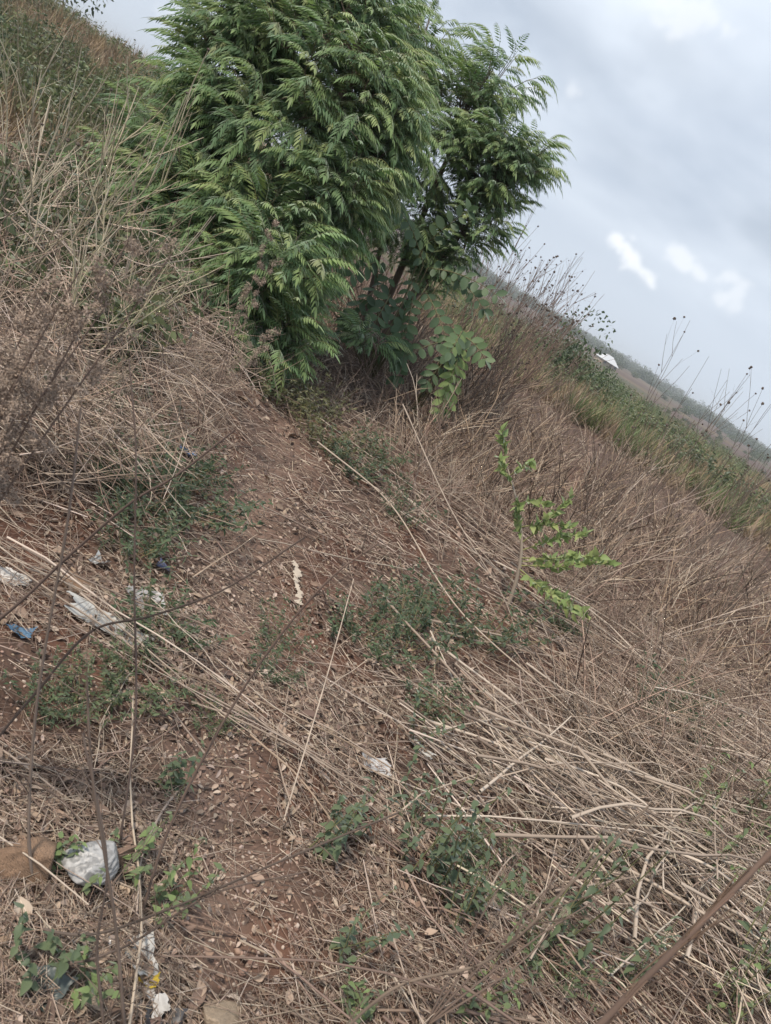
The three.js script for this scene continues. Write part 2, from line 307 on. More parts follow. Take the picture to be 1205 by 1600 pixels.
// ---------------------------------------------------------------- fallen stalks
rnd = mulberry(23);
function stalkGeo(seed, bend, kinks, branches) {            // unit length along z, unit radius
  const save = rnd; rnd = mulberry(seed);
  const b = new GB(), n = 7, pts = []; let y = 0, x = 0;
  for (let k = 0; k <= n; k++) { const t = k / n; x = bend * (t - t * t) + kinks * N(t * 3, seed * 1.7); y = 0.25 * bend * (t - t * t) + kinks * 0.6 * N(t * 3 + 8, seed); pts.push(V(x, y, t - 0.5)); }
  return { pts, branches: Array.from({ length: branches }, () => [R(0.35, 0.9), R(-1, 1), R(0.1, 0.3)]), done: (rnd = save) && b };
}
function stalkMesh(s, len, rr, c) {                         // real-size geometry so that the thickness keeps its proportion
  const b = new GB(), P = s.pts.map(p => p.clone().multiplyScalar(len));
  b.tube(P, t => rr * (1 - 0.45 * t) * (1 + (Math.round(t * 7) % 2 === 0 ? 0.14 : 0)), rr > 0.002 ? 5 : 3, t => c.map(k => k * (0.93 + 0.22 * N(t * 9, rr * 900))));
  for (const [t, side, l] of s.branches) { const o = at(P, t), d = dirAt(P, t); d.x += side * 0.7; d.y += 0.25; b.tube(curvePts(o, d, l * len, 4, { wob: 0.08 }), q => rr * 0.5 * (1 - 0.6 * q), 4, c); }
  return b.build();
}
const stalkShapes = Array.from({ length: 9 }, (_, k) => stalkGeo(k + 3, [0.05, -0.12, 0.2, -0.3, 0.1, 0.38, -0.06, 0.02, -0.2][k], [0.02, 0.04, 0.03, 0.05, 0.06, 0.03, 0.01, 0.02, 0.07][k], [0, 0, 1, 2, 0, 1, 0, 0, 2][k]));
const stalkLens = [0.42, 0.7, 1.05, 1.5];
const stalkLib = [];
for (const L of stalkLens) for (const s of stalkShapes) for (const rr of [0.0016, 0.0034, 0.0062]) stalkLib.push({ L, rr, g: stalkMesh(s, L, rr, WHITE) });
const heapTop = (x, z) => 0.17 * Math.exp(-(((x - 1.35) / 1.0) ** 2 + ((z + 2.75) / 0.75) ** 2)) + 0.1 * Math.exp(-(((x + 0.7) / 0.7) ** 2 + ((z + 2.25) / 0.2) ** 2)) + 0.12 * sstep(1.0, 2.4, x) + 0.04;
const stalkTones = STRAW.map(c => new THREE.MeshStandardMaterial({ vertexColors: true, color: new THREE.Color().setRGB(...c), roughness: 0.72 }));
function stalkPose(x, z, turn, up) {
  const h = H(x, z), e = 0.3, dx = Math.sin(turn) * e, dz = Math.cos(turn) * e;
  const slope = Math.atan2(H(x + dx, z + dz) - H(x - dx, z - dz), 2 * e);
  return [V(x, h + up, z), euler(-slope + G() * 0.12, turn, R(0, 6.28))];
}
const zones = [
  { n: 120, label: 'pale dry stalk lying in the flattened heap below the bright green sapling', group: 'stalks of the flattened heap', f: () => { const x = 1.5 + G() * 0.75, z = -2.8 + G() * 0.55; return [x, z, Math.PI / 2 + 0.15 + (rnd() < 0.4 ? G() * 0.4 : R(-1.4, 1.4))]; }, L: [0.42, 0.7, 1.05, 1.05, 1.5], rr: [0.0016, 0.0034, 0.0034, 0.0062] },
  { n: 26, label: 'bleached dry stalk in the long bundle beside the crumpled clear plastic bag', group: 'stalks of the long bundle', f: () => { const t = rnd(); return [mix(-1.2, 0.2, t) + G() * 0.1, mix(-2.32, -2.05, t) + G() * 0.14, Math.PI / 2 - 0.1 + G() * 0.22]; }, L: [0.42, 0.7, 1.05], rr: [0.0016, 0.0016, 0.0034] },
  { n: 70, label: 'long dry stalk in the tangle between the sapling and the tall seed-head weeds', group: 'stalks of the wide tangle', f: () => { const x = 2.3 + G() * 1.3, z = -4.4 + G() * 1.2; return [x, z, Math.PI / 2 + G() * 0.8]; }, L: [1.05, 1.5], rr: [0.0034, 0.0034, 0.0062] },
  { n: 45, label: 'thin dry stalk lying on the ground under the leafy bushes', group: 'stalks under the bushes', f: () => { const x = 0.6 + G() * 1.2, z = -5.7 + G() * 0.9; return [x, z, Math.PI / 2 + G() * 0.7]; }, L: [0.7, 1.05, 1.5], rr: [0.0034] },
];
for (const zn of zones) for (let k = 0; k < zn.n; k++) {
  const [x, z, t] = zn.f(); if (Math.hypot(x, z) < 1.5 || bare(x, z) > 0.4) continue;
  const L = pick(zn.L), rr = pick(zn.rr), e = pick(stalkLib.filter(s => s.L === L && s.rr === rr)), [p, q] = stalkPose(x, z, t, 0.012 + heapTop(x, z) * R(0.25, 1));
  const m = solo('dry_stalk', e.g, pick(stalkTones), zn.label, 'stalk', p.toArray(), zn.group); m.quaternion.copy(q);
}
{ // the finer and deeper ones nobody could count
  const fine = stalkLib.filter(s => s.rr < 0.005 && s.L < 1.2), items = [];
  const put = (x, z, t, up, tones, v = 0.25) => { const [p, q] = stalkPose(x, z, t, up), s = R(0.5, 1.15); items.push([pick(fine).g, mat4(p.x, p.y, p.z, q, s), tint(pick(tones), v)]); };
  wedge(6200, 1.3, 11, -44, 48, (x, z, r) => {
    const p = pathness(x, z); if (rnd() < p * 0.9 || rnd() < bare(x, z)) return; if (r < 2.6 && x < 0.9 && rnd() < 0.55) return;
    const right = sstep(0.5, 1.5, x), left = sstep(-0.8, -2.0, x), clump = N(x * 1.1, z * 1.1, 14); if (rnd() > 0.16 + 0.7 * Math.max(right, left) + 0.5 * clump) return;
    const k = rnd(); put(x, z, rnd() < 0.4 ? Math.PI / 2 + G() * 0.5 : R(0, 6.28), 0.006 + heapTop(x, z) * R(0, 0.9), k < 0.4 ? STRAW : k < 0.85 ? RUST : TWIG);
  });
  for (let k = 0; k < 700; k++) { const x = 1.55 + G() * 0.95, z = -2.85 + G() * 0.65; put(x, z, R(0, 6.28), heapTop(x, z) * rnd() * 0.7, STRAW); }
  tag(merged('straw_tangle', items, dryMat), 'thick mat of fine dry straw tangled over the slope', 'straw', null, 'stuff');
}
console.log('stalks');

// ---------------------------------------------------------------- standing dry brush
rnd = mulberry(31);
function brushGeo(seed, n, h, spread, branch, tones, thick = 1) {       // coarse dry stems from one root, each stem its own tone
  const save = rnd; rnd = mulberry(seed); const b = new GB();
  for (let k = 0; k < n; k++) {
    const a = R(0, 6.28), l = h * R(0.4, 1.1), lean = R(0.05, spread), d = V(Math.cos(a) * lean, 1, Math.sin(a) * lean), r = R(0.002, 0.0046) * thick;
    const pts = curvePts(V(Math.cos(a) * R(0, 0.14), -0.03, Math.sin(a) * R(0, 0.14)), d, l, 5, { bend: V(Math.cos(a) * R(-0.2, 0.5), R(-0.5, 0.1), Math.sin(a) * R(-0.2, 0.5)), wob: 0.06 }), cc = tint(pick(tones), 0.3);
    b.tube(pts, t => mix(r, r * 0.4, t), 3, cc);
    for (let j = 0; j < branch; j++) { const t = R(0.3, 0.95), o = at(pts, t), dd = dirAt(pts, t).addScaledVector(randDir(), 0.8); b.tube(curvePts(o, dd, l * R(0.15, 0.4), 2, { wob: 0.15 }), q => r * 0.5 * (1 - 0.5 * q), 3, cc); }
  }
  rnd = save; return b.build();
}
function nestGeo(seed, n, tones) {                          // a springy knot of thin broken twigs
  const save = rnd; rnd = mulberry(seed); const b = new GB();
  for (let k = 0; k < n; k++) { const d = randDir(); d.y = d.y * 0.5 + 0.12; const p = V(G() * 0.3, R(0, 0.28), G() * 0.3), r = R(0.0011, 0.0026); b.tube(curvePts(p.addScaledVector(d, -0.15), d, R(0.2, 0.55), 4, { wob: 0.13, bend: randDir().multiplyScalar(R(0, 0.8)) }), t => mix(r, r * 0.5, t), 3, tint(pick(tones), 0.3)); }
  rnd = save; return b.build();
}
const RUSTY = [...RUST, RUST[0], RUST[2], RUST[3], STRAW[0], STRAW[3], STRAW[1], STRAW[4], TWIG[0], TWIG[1], TWIG[2]], PALE = [...STRAW, STRAW[0], STRAW[3], STRAW[1], RUST[2], RUST[3], TWIG[1]];
const rusty = [brushGeo(1, 9, 0.8, 0.5, 2, RUSTY), brushGeo(2, 8, 1.0, 0.7, 2, RUSTY, 1.2), brushGeo(3, 9, 0.7, 0.9, 2, RUSTY), brushGeo(4, 8, 1.1, 0.4, 3, RUSTY, 1.2), brushGeo(5, 10, 0.6, 1.3, 1, RUSTY), brushGeo(6, 9, 0.85, 1.1, 2, RUSTY)];
const pale = [brushGeo(21, 10, 0.8, 0.7, 2, PALE), brushGeo(22, 9, 0.95, 1.0, 3, PALE), brushGeo(23, 10, 0.7, 1.3, 2, PALE), brushGeo(24, 10, 0.6, 1.6, 2, PALE), brushGeo(25, 8, 1.0, 0.6, 3, PALE)];
const rustyFar = [brushGeo(7, 7, 0.8, 0.5, 1, RUSTY, 2), brushGeo(8, 6, 1.0, 0.7, 1, RUSTY, 2.2), brushGeo(9, 7, 0.75, 1.0, 1, RUSTY, 2), brushGeo(10, 6, 1.1, 0.4, 2, RUSTY, 2.2)];
const nests = [nestGeo(31, 30, PALE), nestGeo(32, 27, PALE), nestGeo(33, 30, [...RUSTY, ...STRAW])];
const grassGeo = (seed, n, h) => { const save = rnd; rnd = mulberry(seed); const b = new GB();
  for (let k = 0; k < n; k++) { const a = R(0, 6.28), l = h * R(0.5, 1.1), lean = R(0.1, 0.6), c = R(0.75, 1.2), q = [c, c, c * R(0.85, 1.05)], s = V(-Math.sin(a), 0, Math.cos(a)); b.leaflet(V(Math.cos(a) * R(0, 0.16), -0.02, Math.sin(a) * R(0, 0.16)), V(Math.cos(a) * lean, 1, Math.sin(a) * lean).normalize(), s, l, R(0.008, 0.018), q, R(-0.2, 0.2), R(0.05, 0.35)); }
  rnd = save; return b.build(); };
const grasses = [grassGeo(11, 55, 0.6), grassGeo(12, 45, 0.75), grassGeo(13, 70, 0.45)];
const sprigGeo = (seed, n, h) => { const save = rnd; rnd = mulberry(seed); const b = new GB();   // a leafy low shrub for the middle distance
  for (let k = 0; k < n; k++) { const a = R(0, 6.28), pts = curvePts(V(0, 0, 0), V(Math.cos(a) * R(0.1, 0.7), 1, Math.sin(a) * R(0.1, 0.7)), h * R(0.5, 1), 5, { wob: 0.15 }); b.tube(pts, t => 0.006 - 0.004 * t, 3, [0.9, 0.7, 0.5]);
    for (let j = 0; j < 14; j++) { const t = R(0.2, 1), d = randDir(); d.y = Math.abs(d.y) * 0.5; d.normalize(); const s = V().crossVectors(d, randDir()).normalize(), c = R(0.7, 1.25); b.leaflet(at(pts, t), d, s, R(0.05, 0.1), R(0.025, 0.045), [c, c, c], 0.1, 0.3); } }
  rnd = save; return b.build(); };
const sprigs = [sprigGeo(41, 16, 0.8), sprigGeo(42, 20, 0.65)];
const GREENS = [[0.105, 0.145, 0.055], [0.13, 0.17, 0.065], [0.165, 0.185, 0.08], [0.085, 0.12, 0.05]];
const TAN = [[0.30, 0.22, 0.135], [0.25, 0.18, 0.115], [0.34, 0.26, 0.165]];
{
  const near = [], rl = rustyFar.map(() => []), ql = pale.map(() => []), gl = grasses.map(() => []), sl = sprigs.map(() => []);
  const add = (lists, x, z, s, c, lean = 0.25, sy = 1) => lists[Math.floor(rnd() * lists.length)].push([mat4(x, H(x, z), z, euler(G() * lean, R(0, 6.28), G() * lean), s, s * sy, s), c]);
  const tuft = (lib, far, x, z, r, s, lean, sy) => { const k = R(0.8, 1.2), c = [k, k, k]; if (r < 9) near.push([pick(r > 6.3 && lib === rusty ? rustyFar : lib), mat4(x, H(x, z), z, euler(G() * lean, R(0, 6.28), G() * lean), s, s * sy, s), c]); else add(far, x, z, s, c, lean, sy); };
  // beyond the sapling: rusty thicket
  wedge(1700, 3.7, 32, -3, 42, (x, z, r) => {
    if (x < 1.25 && r < 5.2) return; if (x < -0.2 && r < 11) return; if (Math.hypot(x - 0.8, z + 4.74) < 0.75) return;
    if (r > 20 && rnd() < 0.6) return;
    tuft(rusty, rl, x, z, r, R(0.65, 1.1), r < 7 ? 0.8 : 0.45, (r < 7 ? 0.6 : 0.85) * R(0.55, 1));
  });
  wedge(430, 2.9, 8, -44, -15, (x, z, r) => { if (x > -1.05) return; const k = R(0.8, 1.2), tall = sstep(-1.3, -2.2, x); near.push([pick(nests), mat4(x, H(x, z), z, euler(G() * 0.4, R(0, 6.28), G() * 0.4), R(0.8, 1.3), R(0.8, 1.4) + tall * R(0, 1.1), R(0.8, 1.3)), [k, k, k]]); });
  wedge(170, 3.2, 8, 2, 44, (x, z, r) => { if (x < 1.3) return; const k = R(0.75, 1.1); near.push([pick(nests), mat4(x, H(x, z), z, euler(0, R(0, 6.28), 0), R(0.8, 1.3), R(0.5, 1), R(0.8, 1.3)), [k, k, k]]); });
  wedge(420, 6.0, 13, -14, 8, (x, z, r) => tuft(rusty, rl, x, z, r, R(0.45, 0.8), 0.9, R(0.3, 0.7)));
  wedge(240, 9.2, 14, -12, 3, (x, z, r) => tuft(rusty, rl, x, z, r, R(0.8, 1.2), 0.4, R(0.7, 1.1)));
  // the bank: paler thicket
  wedge(1000, 3.1, 30, -44, -18, (x, z, r) => { if (x > -1.2) return; if (r < 4 && rnd() < 0.3) return; tuft(rnd() < 0.65 ? pale : rusty, rnd() < 0.65 ? ql : rl, x, z, r, R(0.5, 0.95), 0.7, r < 5 ? R(0.4, 0.75) : R(0.5, 0.9)); });
  wedge(1300, 8, 36, -46, -14, (x, z, r) => { const gn = N(x * 0.3, z * 0.3, 12); add(gl, x, z, R(0.8, 1.25), tint(gn > 0.02 ? pick(GREENS).map((k, j) => mix(k, TAN[0][j], 0.25)) : pick(TAN), 0.2)); });
  wedge(800, 4.4, 36, -46, -20, (x, z, r) => { if (N(x * 0.3, z * 0.3, 12) < -0.12) return; add(sl, x, z, R(0.6, 1.1), tint(pick(GREENS), 0.2)); });
  // the green slope beyond the thicket
  wedge(4600, 17, 150, -6, 40, (x, z, r) => { const gn = N(x * 0.09, z * 0.09, 3); const c = r < 26 && rnd() < 0.5 ? pick(TAN) : gn > -0.12 ? pick(GREENS).map(k => k * 1.15) : pick(TAN); add(gl, x, z, R(0.9, 1.5) * (r > 60 ? 1.8 : 1), tint(c, 0.2)); });
  wedge(900, 20, 200, -4, 40, (x, z, r) => add(sl, x, z, R(0.8, 1.6) * (r > 70 ? 1.8 : 1), tint(pick(GREENS), 0.25)));
  const bb = new THREE.Group(); bb.name = 'dry_brush'; scene.add(bb); tag(bb, 'dense rusty and straw-coloured thicket of dry leafless stems', 'brush', null, 'stuff'); merged('brush', near, twigMat, bb); rl.forEach((l, k) => l.length && instances('brush', rustyFar[k], twigMat, l, bb)); ql.forEach((l, k) => l.length && instances('brush', pale[k], twigMat, l, bb));
  const gg = new THREE.Group(); gg.name = 'wild_grass'; scene.add(gg); tag(gg, 'tan and green wild grass on the far slopes', 'grass', null, 'stuff'); gl.forEach((l, k) => instances('grass', grasses[k], leafy({ transmission: 0.2 }), l, gg));
  const ss = new THREE.Group(); ss.name = 'ground_cover'; scene.add(ss); tag(ss, 'low leafy green growth among the far grass', 'ground cover', null, 'stuff'); sl.forEach((l, k) => instances('ground_cover_sprig', sprigs[k], leafMat, l, ss));
}
console.log('brush');

// ---------------------------------------------------------------- trees with long feathered leaves
rnd = mulberry(53);
function frondGeo(seed, len, droop, pairs, lite) {                // grows along +z from the origin
  const save = rnd; rnd = mulberry(seed); const b = new GB(), n = 5, pts = [];
  const side = R(-0.12, 0.12);
  for (let k = 0; k <= n; k++) { const t = k / n; pts.push(V(side * len * t * t, len * (0.22 * t - droop * t * t), len * t * (1 - 0.22 * t * droop * 2))); }
  b.tube(pts, t => 0.0022 - 0.0014 * t, 3, [1.5, 1.15, 0.8]);
  for (let k = 0; k < pairs; k++) { const t = 0.14 + 0.84 * k / (pairs - 1), o = at(pts, t), f = dirAt(pts, t), L = len * 0.24 * (1 - 1.1 * (t - 0.45) ** 2) * R(0.88, 1.1);
    for (const sd of [-1, 1]) { const c = R(0.85, 1.18), d = V(sd, 0, 0).addScaledVector(f, 0.42 + 0.35 * t); d.y -= R(0.5, 0.85); d.normalize(); const s = f.clone().addScaledVector(d, -f.dot(d)).normalize(); if (lite) b.leaflet2(o, d, s, L, L * 0.23, [c, c, c * 0.95], R(0.1, 0.25), R(0.1, 0.3)); else b.leaflet(o, d, s, L, L * 0.21, [c, c, c * 0.95], R(0.1, 0.25), R(0.1, 0.3)); } }
  const f = dirAt(pts, 1); b.leaflet(pts[n], f, V(1, 0, 0), len * 0.22, len * 0.06, WHITE, 0.1, 0.3);
  rnd = save; return b.build();
}
const frondSet = [[1, 0.31, 0.45, 9], [2, 0.35, 0.6, 10], [3, 0.28, 0.4, 8], [4, 0.33, 0.75, 9], [5, 0.25, 0.5, 8], [6, 0.37, 0.5, 10]];
const fronds = frondSet.map(a => frondGeo(...a)), lightFronds = frondSet.map(a => frondGeo(...a, true));
const frondTones = [[0.118, 0.208, 0.074], [0.145, 0.238, 0.08], [0.10, 0.185, 0.076], [0.185, 0.275, 0.09], [0.23, 0.30, 0.10], [0.21, 0.25, 0.104]];
const frondMats = frondTones.map(c => leafy({ color: new THREE.Color().setRGB(...c) }));
function featherTree(o) {
  const base = V(o.x, H(o.x, o.z) - 0.04, o.z), t = thing(o.name, o.label, 'tree', base.toArray(), 0, o.group);
  const bark = [0.14, 0.105, 0.08], forks = [];
  for (let s = 0; s < o.stems.length; s++) { const [dx, dz, h] = o.stems[s], pts = curvePts(V(dx * 0.12, 0, dz * 0.12), V(dx, 1.6, dz), h, 8, { bend: V(dx * 0.2, 0.3, dz * 0.2), wob: 0.05 }); part(s ? 'branch' : 'trunk', new GB().tube(pts, q => mix(o.r, o.r * 0.4, q) * (s ? 0.7 : 1), 8, bark).build(), twigMat, t); forks.push(pts); }
  const twigs = new GB(), all = [];
  for (const [cx, cy, cz, rx, ry, rz, n] of o.lobes) for (let k = 0; k < n; k++) {
    const d = randDir(); const f = Math.pow(rnd(), 0.25) * (1 + 0.18 * N(d.x * 2 + cx, d.y * 2, d.z * 2));
    const tip = V(cx + d.x * rx * f, cy + d.y * ry * f, cz + d.z * rz * f).sub(base);
    if (tip.y < 0.12) continue;
    let best = null, bd = 1e9; for (const pts of forks) for (const q of [0.35, 0.55, 0.75, 0.95]) { const p = at(pts, q), e = p.distanceTo(tip) + Math.max(0, p.y - tip.y) * 0.7; if (e < bd) { bd = e; best = p; } }
    const out = V(tip.x - (cx - base.x), (tip.y - (cy - base.y)) * 0.6 + 0.25, tip.z - (cz - base.z)).normalize();
    const mid = best.clone().lerp(tip, 0.5).add(V(0, 0.08, 0)), c = new THREE.CatmullRomCurve3([best, mid, tip.clone().addScaledVector(out, -0.18), tip]).getPoints(5);
    twigs.tube(c, q => mix(0.008, 0.0025, q), 3, bark);
    const m = Math.round(R(7, 11) * (o.dense || 1)), tone = rnd();
    const flat = V(out.x, out.y * 0.35, out.z).normalize(), cross = V().crossVectors(flat, YUP).normalize();
    for (let j = 0; j < m; j++) {
      const q = 1 - 0.6 * (j / m), a = j === 0 ? 0 : (j % 2 ? 1 : -1) * mix(0.45, 1.35, j / m) + R(-0.25, 0.25), p = at(c, q);
      const dir = flat.clone().multiplyScalar(Math.cos(a)).addScaledVector(cross, Math.sin(a)); dir.y += R(-0.15, 0.3) + 0.15 * out.y; dir.normalize();
      const zz = dir, xx = V().crossVectors(YUP, zz).normalize(), yy = V().crossVectors(zz, xx), s = R(0.75, 1.15) * (o.leaf || 1);
      const M = new THREE.Matrix4().makeBasis(xx, yy, zz).scale(V(s, s, s)).setPosition(p);
      const young = j < 3 && rnd() < (o.young ?? 0.5), k2 = young ? (rnd() < 0.6 ? 3 : 4) : tone > 0.75 ? pick([3, 1, 1, 5]) : pick([0, 0, 1, 2, 2]);
      const wp = p.clone().add(base); const toEye = V(0, 1.55, 0).sub(wp), dist = toEye.length();
      all.push({ M, k2, g: Math.floor(rnd() * fronds.length), show: dist - 1.0 * dir.dot(toEye.normalize()) - 0.25 * p.y + (o.frontBias ? 0.25 * Math.abs(wp.x - o.frontBias) : 0) });
    }
  }
  const tw = part('twigs', twigs.build(), twigMat, t); tw.userData.kind = 'stuff';
  all.sort((a, b) => a.show - b.show);
  const single = all.slice(0, o.singles ?? 300), rest = all.slice(o.singles ?? 300);
  for (const f of single) { const m = part('leaf', fronds[f.g], frondMats[f.k2], t); f.M.decompose(m.position, m.quaternion, m.scale); }
  if (rest.length) merged('foliage', rest.map(f => [lightFronds[f.g], f.M, tint(frondTones[f.k2], 0.15)]), leafMat, t);
  
  return all.length;
}
const n1 = featherTree({ name: 'feathery_tree', label: 'broad feathery-leaved tree bushing out down to the bare strip of soil', x: -2.2, z: -7.0, r: 0.07, frontBias: -2.2,
  stems: [[0.05, 0.02, 2.4], [-0.6, 0.15, 2.2], [0.5, 0.25, 1.7], [-0.9, 0.3, 1.5], [0.1, -0.5, 2.5]],
  lobes: [[-2.25, 1.6, -6.9, 0.95, 1.3, 0.92, 260], [-1.62, 0.52, -6.2, 0.3, 0.48, 0.38, 50], [-1.95, 0.8, -6.1, 0.45, 0.55, 0.42, 66], [-1.65, 1.4, -6.5, 0.34, 0.55, 0.38, 50], [-2.5, 0.8, -6.2, 0.5, 0.55, 0.45, 60], [-3.15, 0.85, -6.8, 0.5, 0.6, 0.5, 40], [-1.35, 0.4, -5.85, 0.28, 0.36, 0.3, 26], [-1.65, 0.7, -5.85, 0.4, 0.5, 0.35, 36], [-2.3, 0.55, -5.85, 0.4, 0.4, 0.35, 24], [-2.4, 2.5, -7.4, 0.75, 0.7, 0.7, 100], [-3.05, 1.95, -7.0, 0.5, 0.85, 0.6, 90], [-2.75, 2.85, -7.2, 0.55, 0.45, 0.6, 56], [-1.85, 1.95, -7.0, 0.52, 0.6, 0.5, 76]] });
const n2 = featherTree({ name: 'feathery_tree', label: 'slender open-crowned feathery tree rising behind the round-leaved bush', x: -1.15, z: -9.1, r: 0.05, dense: 0.74, leaf: 0.95, frontBias: -1.5,
  stems: [[-0.15, 0.05, 2.6], [0.25, 0.1, 2.3], [-0.55, 0, 2.6], [0.1, -0.3, 2.7]],
  lobes: [[-1.6, 2.5, -9, 0.7, 0.7, 0.6, 110], [-1.0, 2.6, -8.8, 0.45, 0.48, 0.45, 60], [-0.75, 1.95, -8.8, 0.3, 0.5, 0.32, 40], [-2.3, 3.2, -9.2, 0.4, 0.42, 0.4, 34], [-1.4, 3.25, -9, 0.42, 0.32, 0.4, 36], [-1.45, 1.6, -9, 0.55, 0.4, 0.45, 60], [-0.7, 2.75, -8.8, 0.28, 0.3, 0.3, 24], [-0.9, 1.4, -8.9, 0.32, 0.25, 0.3, 26]] });
const n3 = featherTree({ name: 'feathery_sapling', label: 'small feathery-leaved sapling under the round-leaved bush', x: -0.95, z: -7.7, r: 0.012, singles: 60, leaf: 0.9,
  stems: [[0.1, 0.1, 0.5], [0.3, 0.2, 0.45]], lobes: [[-1.0, 0.62, -7.5, 0.3, 0.2, 0.25, 8]] });
console.log('fronds', n1, n2, n3);

// ---------------------------------------------------------------- leaves for the other plants
function bladeGeo(seed, { len = 1, wid = 0.5, prof, fold = 0.2, droop = 0.3, curve = 0.05 }) { const save = rnd; rnd = mulberry(seed); const g = new GB().leaf(V(0, 0, 0), V(0, 0, 1), V(1, 0, 0), len, wid, WHITE, { fold, droop, curve, prof }).build(); rnd = save; return g; }
const OVAL = [0.15, 0.72, 0.98, 0.98, 0.72], OVATE = [0.15, 0.85, 1, 0.82, 0.58, 0.3];
const ovals = [bladeGeo(1, { wid: 0.56, prof: OVAL, droop: 0.12 }), bladeGeo(2, { wid: 0.5, prof: OVAL, droop: 0.3, fold: 0.4 }), bladeGeo(3, { wid: 0.6, prof: OVAL, droop: -0.05, fold: 0.1 })];
const ovates = [bladeGeo(4, { wid: 0.58, prof: OVATE, droop: 0.25 }), bladeGeo(5, { wid: 0.5, prof: OVATE, droop: 0.45, fold: 0.35 }), bladeGeo(6, { wid: 0.62, prof: OVATE, droop: 0.1, fold: 0.15 })];
const lm = c => leafy({ color: new THREE.Color().setRGB(...c) });
const bushMats = [[0.07, 0.128, 0.055], [0.085, 0.15, 0.06], [0.06, 0.108, 0.05], [0.105, 0.175, 0.065]].map(lm);
const limeMats = [[0.215, 0.30, 0.09], [0.25, 0.33, 0.10], [0.18, 0.26, 0.085], [0.30, 0.36, 0.12]].map(lm);
const weedMats = [[0.095, 0.14, 0.065], [0.115, 0.16, 0.07], [0.08, 0.12, 0.06], [0.14, 0.19, 0.075]].map(lm);
function putLeaf(parent, geo, mat, p, dir, size, roll = 0, face = YUP) {
  const m = part('leaf', geo, mat, parent), zz = dir.clone().normalize(), xx = V().crossVectors(face, zz); if (xx.lengthSq() < 1e-4) xx.set(1, 0, 0); xx.normalize();
  m.quaternion.setFromRotationMatrix(_m.makeBasis(xx, V().crossVectors(zz, xx), zz)); m.rotateZ(roll); m.position.copy(p); m.scale.setScalar(size); return m;
}
// pinnate arms with paired round leaves
rnd = mulberry(61);
function pinnateBush(pos, label, arms, leafLen, mats, stemTone = [0.13, 0.12, 0.06]) {
  const t = thing('round_leaved_bush', label, 'bush', pos, 0);
  for (const [ox, oy, oz, dx, dy, dz, len, n, tone] of arms) {
    const root = V(R(-0.05, 0.05), 0, R(-0.05, 0.05)), start = V(ox, oy, oz), pts = curvePts(start, V(dx, dy, dz), len, 6, { bend: V(0, -0.55, 0), wob: 0.04 });
    const stem = part('stem', new GB().tube([root, root.clone().lerp(start, 0.55).add(V(0, 0.06, 0)), start, ...pts.slice(1)], q => mix(0.009, 0.002, q), 5, stemTone).build(), twigMat, t);
    const face = V(R(-0.5, 0.5), R(0.35, 0.8), R(0.5, 1)).normalize();
    for (let k = 0; k < n; k++) { const q = 0.08 + 0.9 * k / (n - 1), o = at(pts, q), f = dirAt(pts, q);
      for (const sd of [-1, 1]) { const d = V().crossVectors(f, face).normalize().multiplyScalar(sd).addScaledVector(f, 0.35 + 0.3 * q); d.y -= R(0, 0.35);
        putLeaf(t, pick(ovals), mats[clamp(Math.floor(tone * mats.length + R(-0.8, 0.8)), 0, mats.length - 1)], o, d, leafLen * R(0.8, 1.12) * (1 - 0.25 * Math.abs(q - 0.5)), R(-0.3, 0.3), face); } }
    putLeaf(t, ovals[0], mats[0], pts[pts.length - 1], dirAt(pts, 1), leafLen * 0.9);
  }
  return t;
}
const rb = [-0.92, H(-0.92, -8.5) - 0.02, -8.5];
pinnateBush(rb, 'dark green bush with paired round leaves at the foot of the slender tree', [
  [-0.35, 1.0, 0.1, -0.5, 0.15, 0.3, 0.85, 7, 0.2], [-0.3, 1.05, 0.15, -0.15, -0.4, 0.5, 0.75, 7, 0.45], [-0.05, 1.3, 0, 0.6, 0.3, 0.3, 0.85, 7, 0.1], [-0.1, 1.3, 0.05, -0.3, 0.4, 0.3, 0.75, 7, 0.1], [0.05, 1.1, 0.1, 0.6, -0.2, 0.4, 0.8, 8, 0.2], [-0.1, 1.15, 0.15, 0.1, -0.5, 0.4, 0.7, 7, 0.15],
  [-0.6, 0.75, 0.2, -0.5, -0.1, 0.4, 0.65, 6, 0.2], [0.0, 0.8, 0.3, 0.3, -0.3, 0.5, 0.6, 6, 0.3], [-0.35, 0.75, 0.3, -0.1, -0.5, 0.5, 0.6, 6, 0.3], [-0.2, 1.45, 0, 0.2, 0.5, 0.2, 0.65, 6, 0.05], [0.1, 0.6, 0.3, 0.3, -0.3, 0.5, 0.5, 5, 0.1], [-0.75, 0.5, 0.3, -0.3, -0.2, 0.5, 0.55, 5, 0.1], [0.15, 1.35, 0, 0.7, 0.1, 0.3, 0.6, 6, 0.15], [-0.2, 0.9, 0.35, 0.1, -0.5, 0.5, 0.55, 7, 0.5], [-0.5, 1.1, 0.2, -0.3, -0.4, 0.4, 0.6, 7, 0.4], [0.0, 1.0, 0.3, 0.3, -0.5, 0.4, 0.6, 7, 0.3]], 0.14, bushMats);
const rb2 = [-0.32, H(-0.32, -8.3) - 0.02, -8.3];
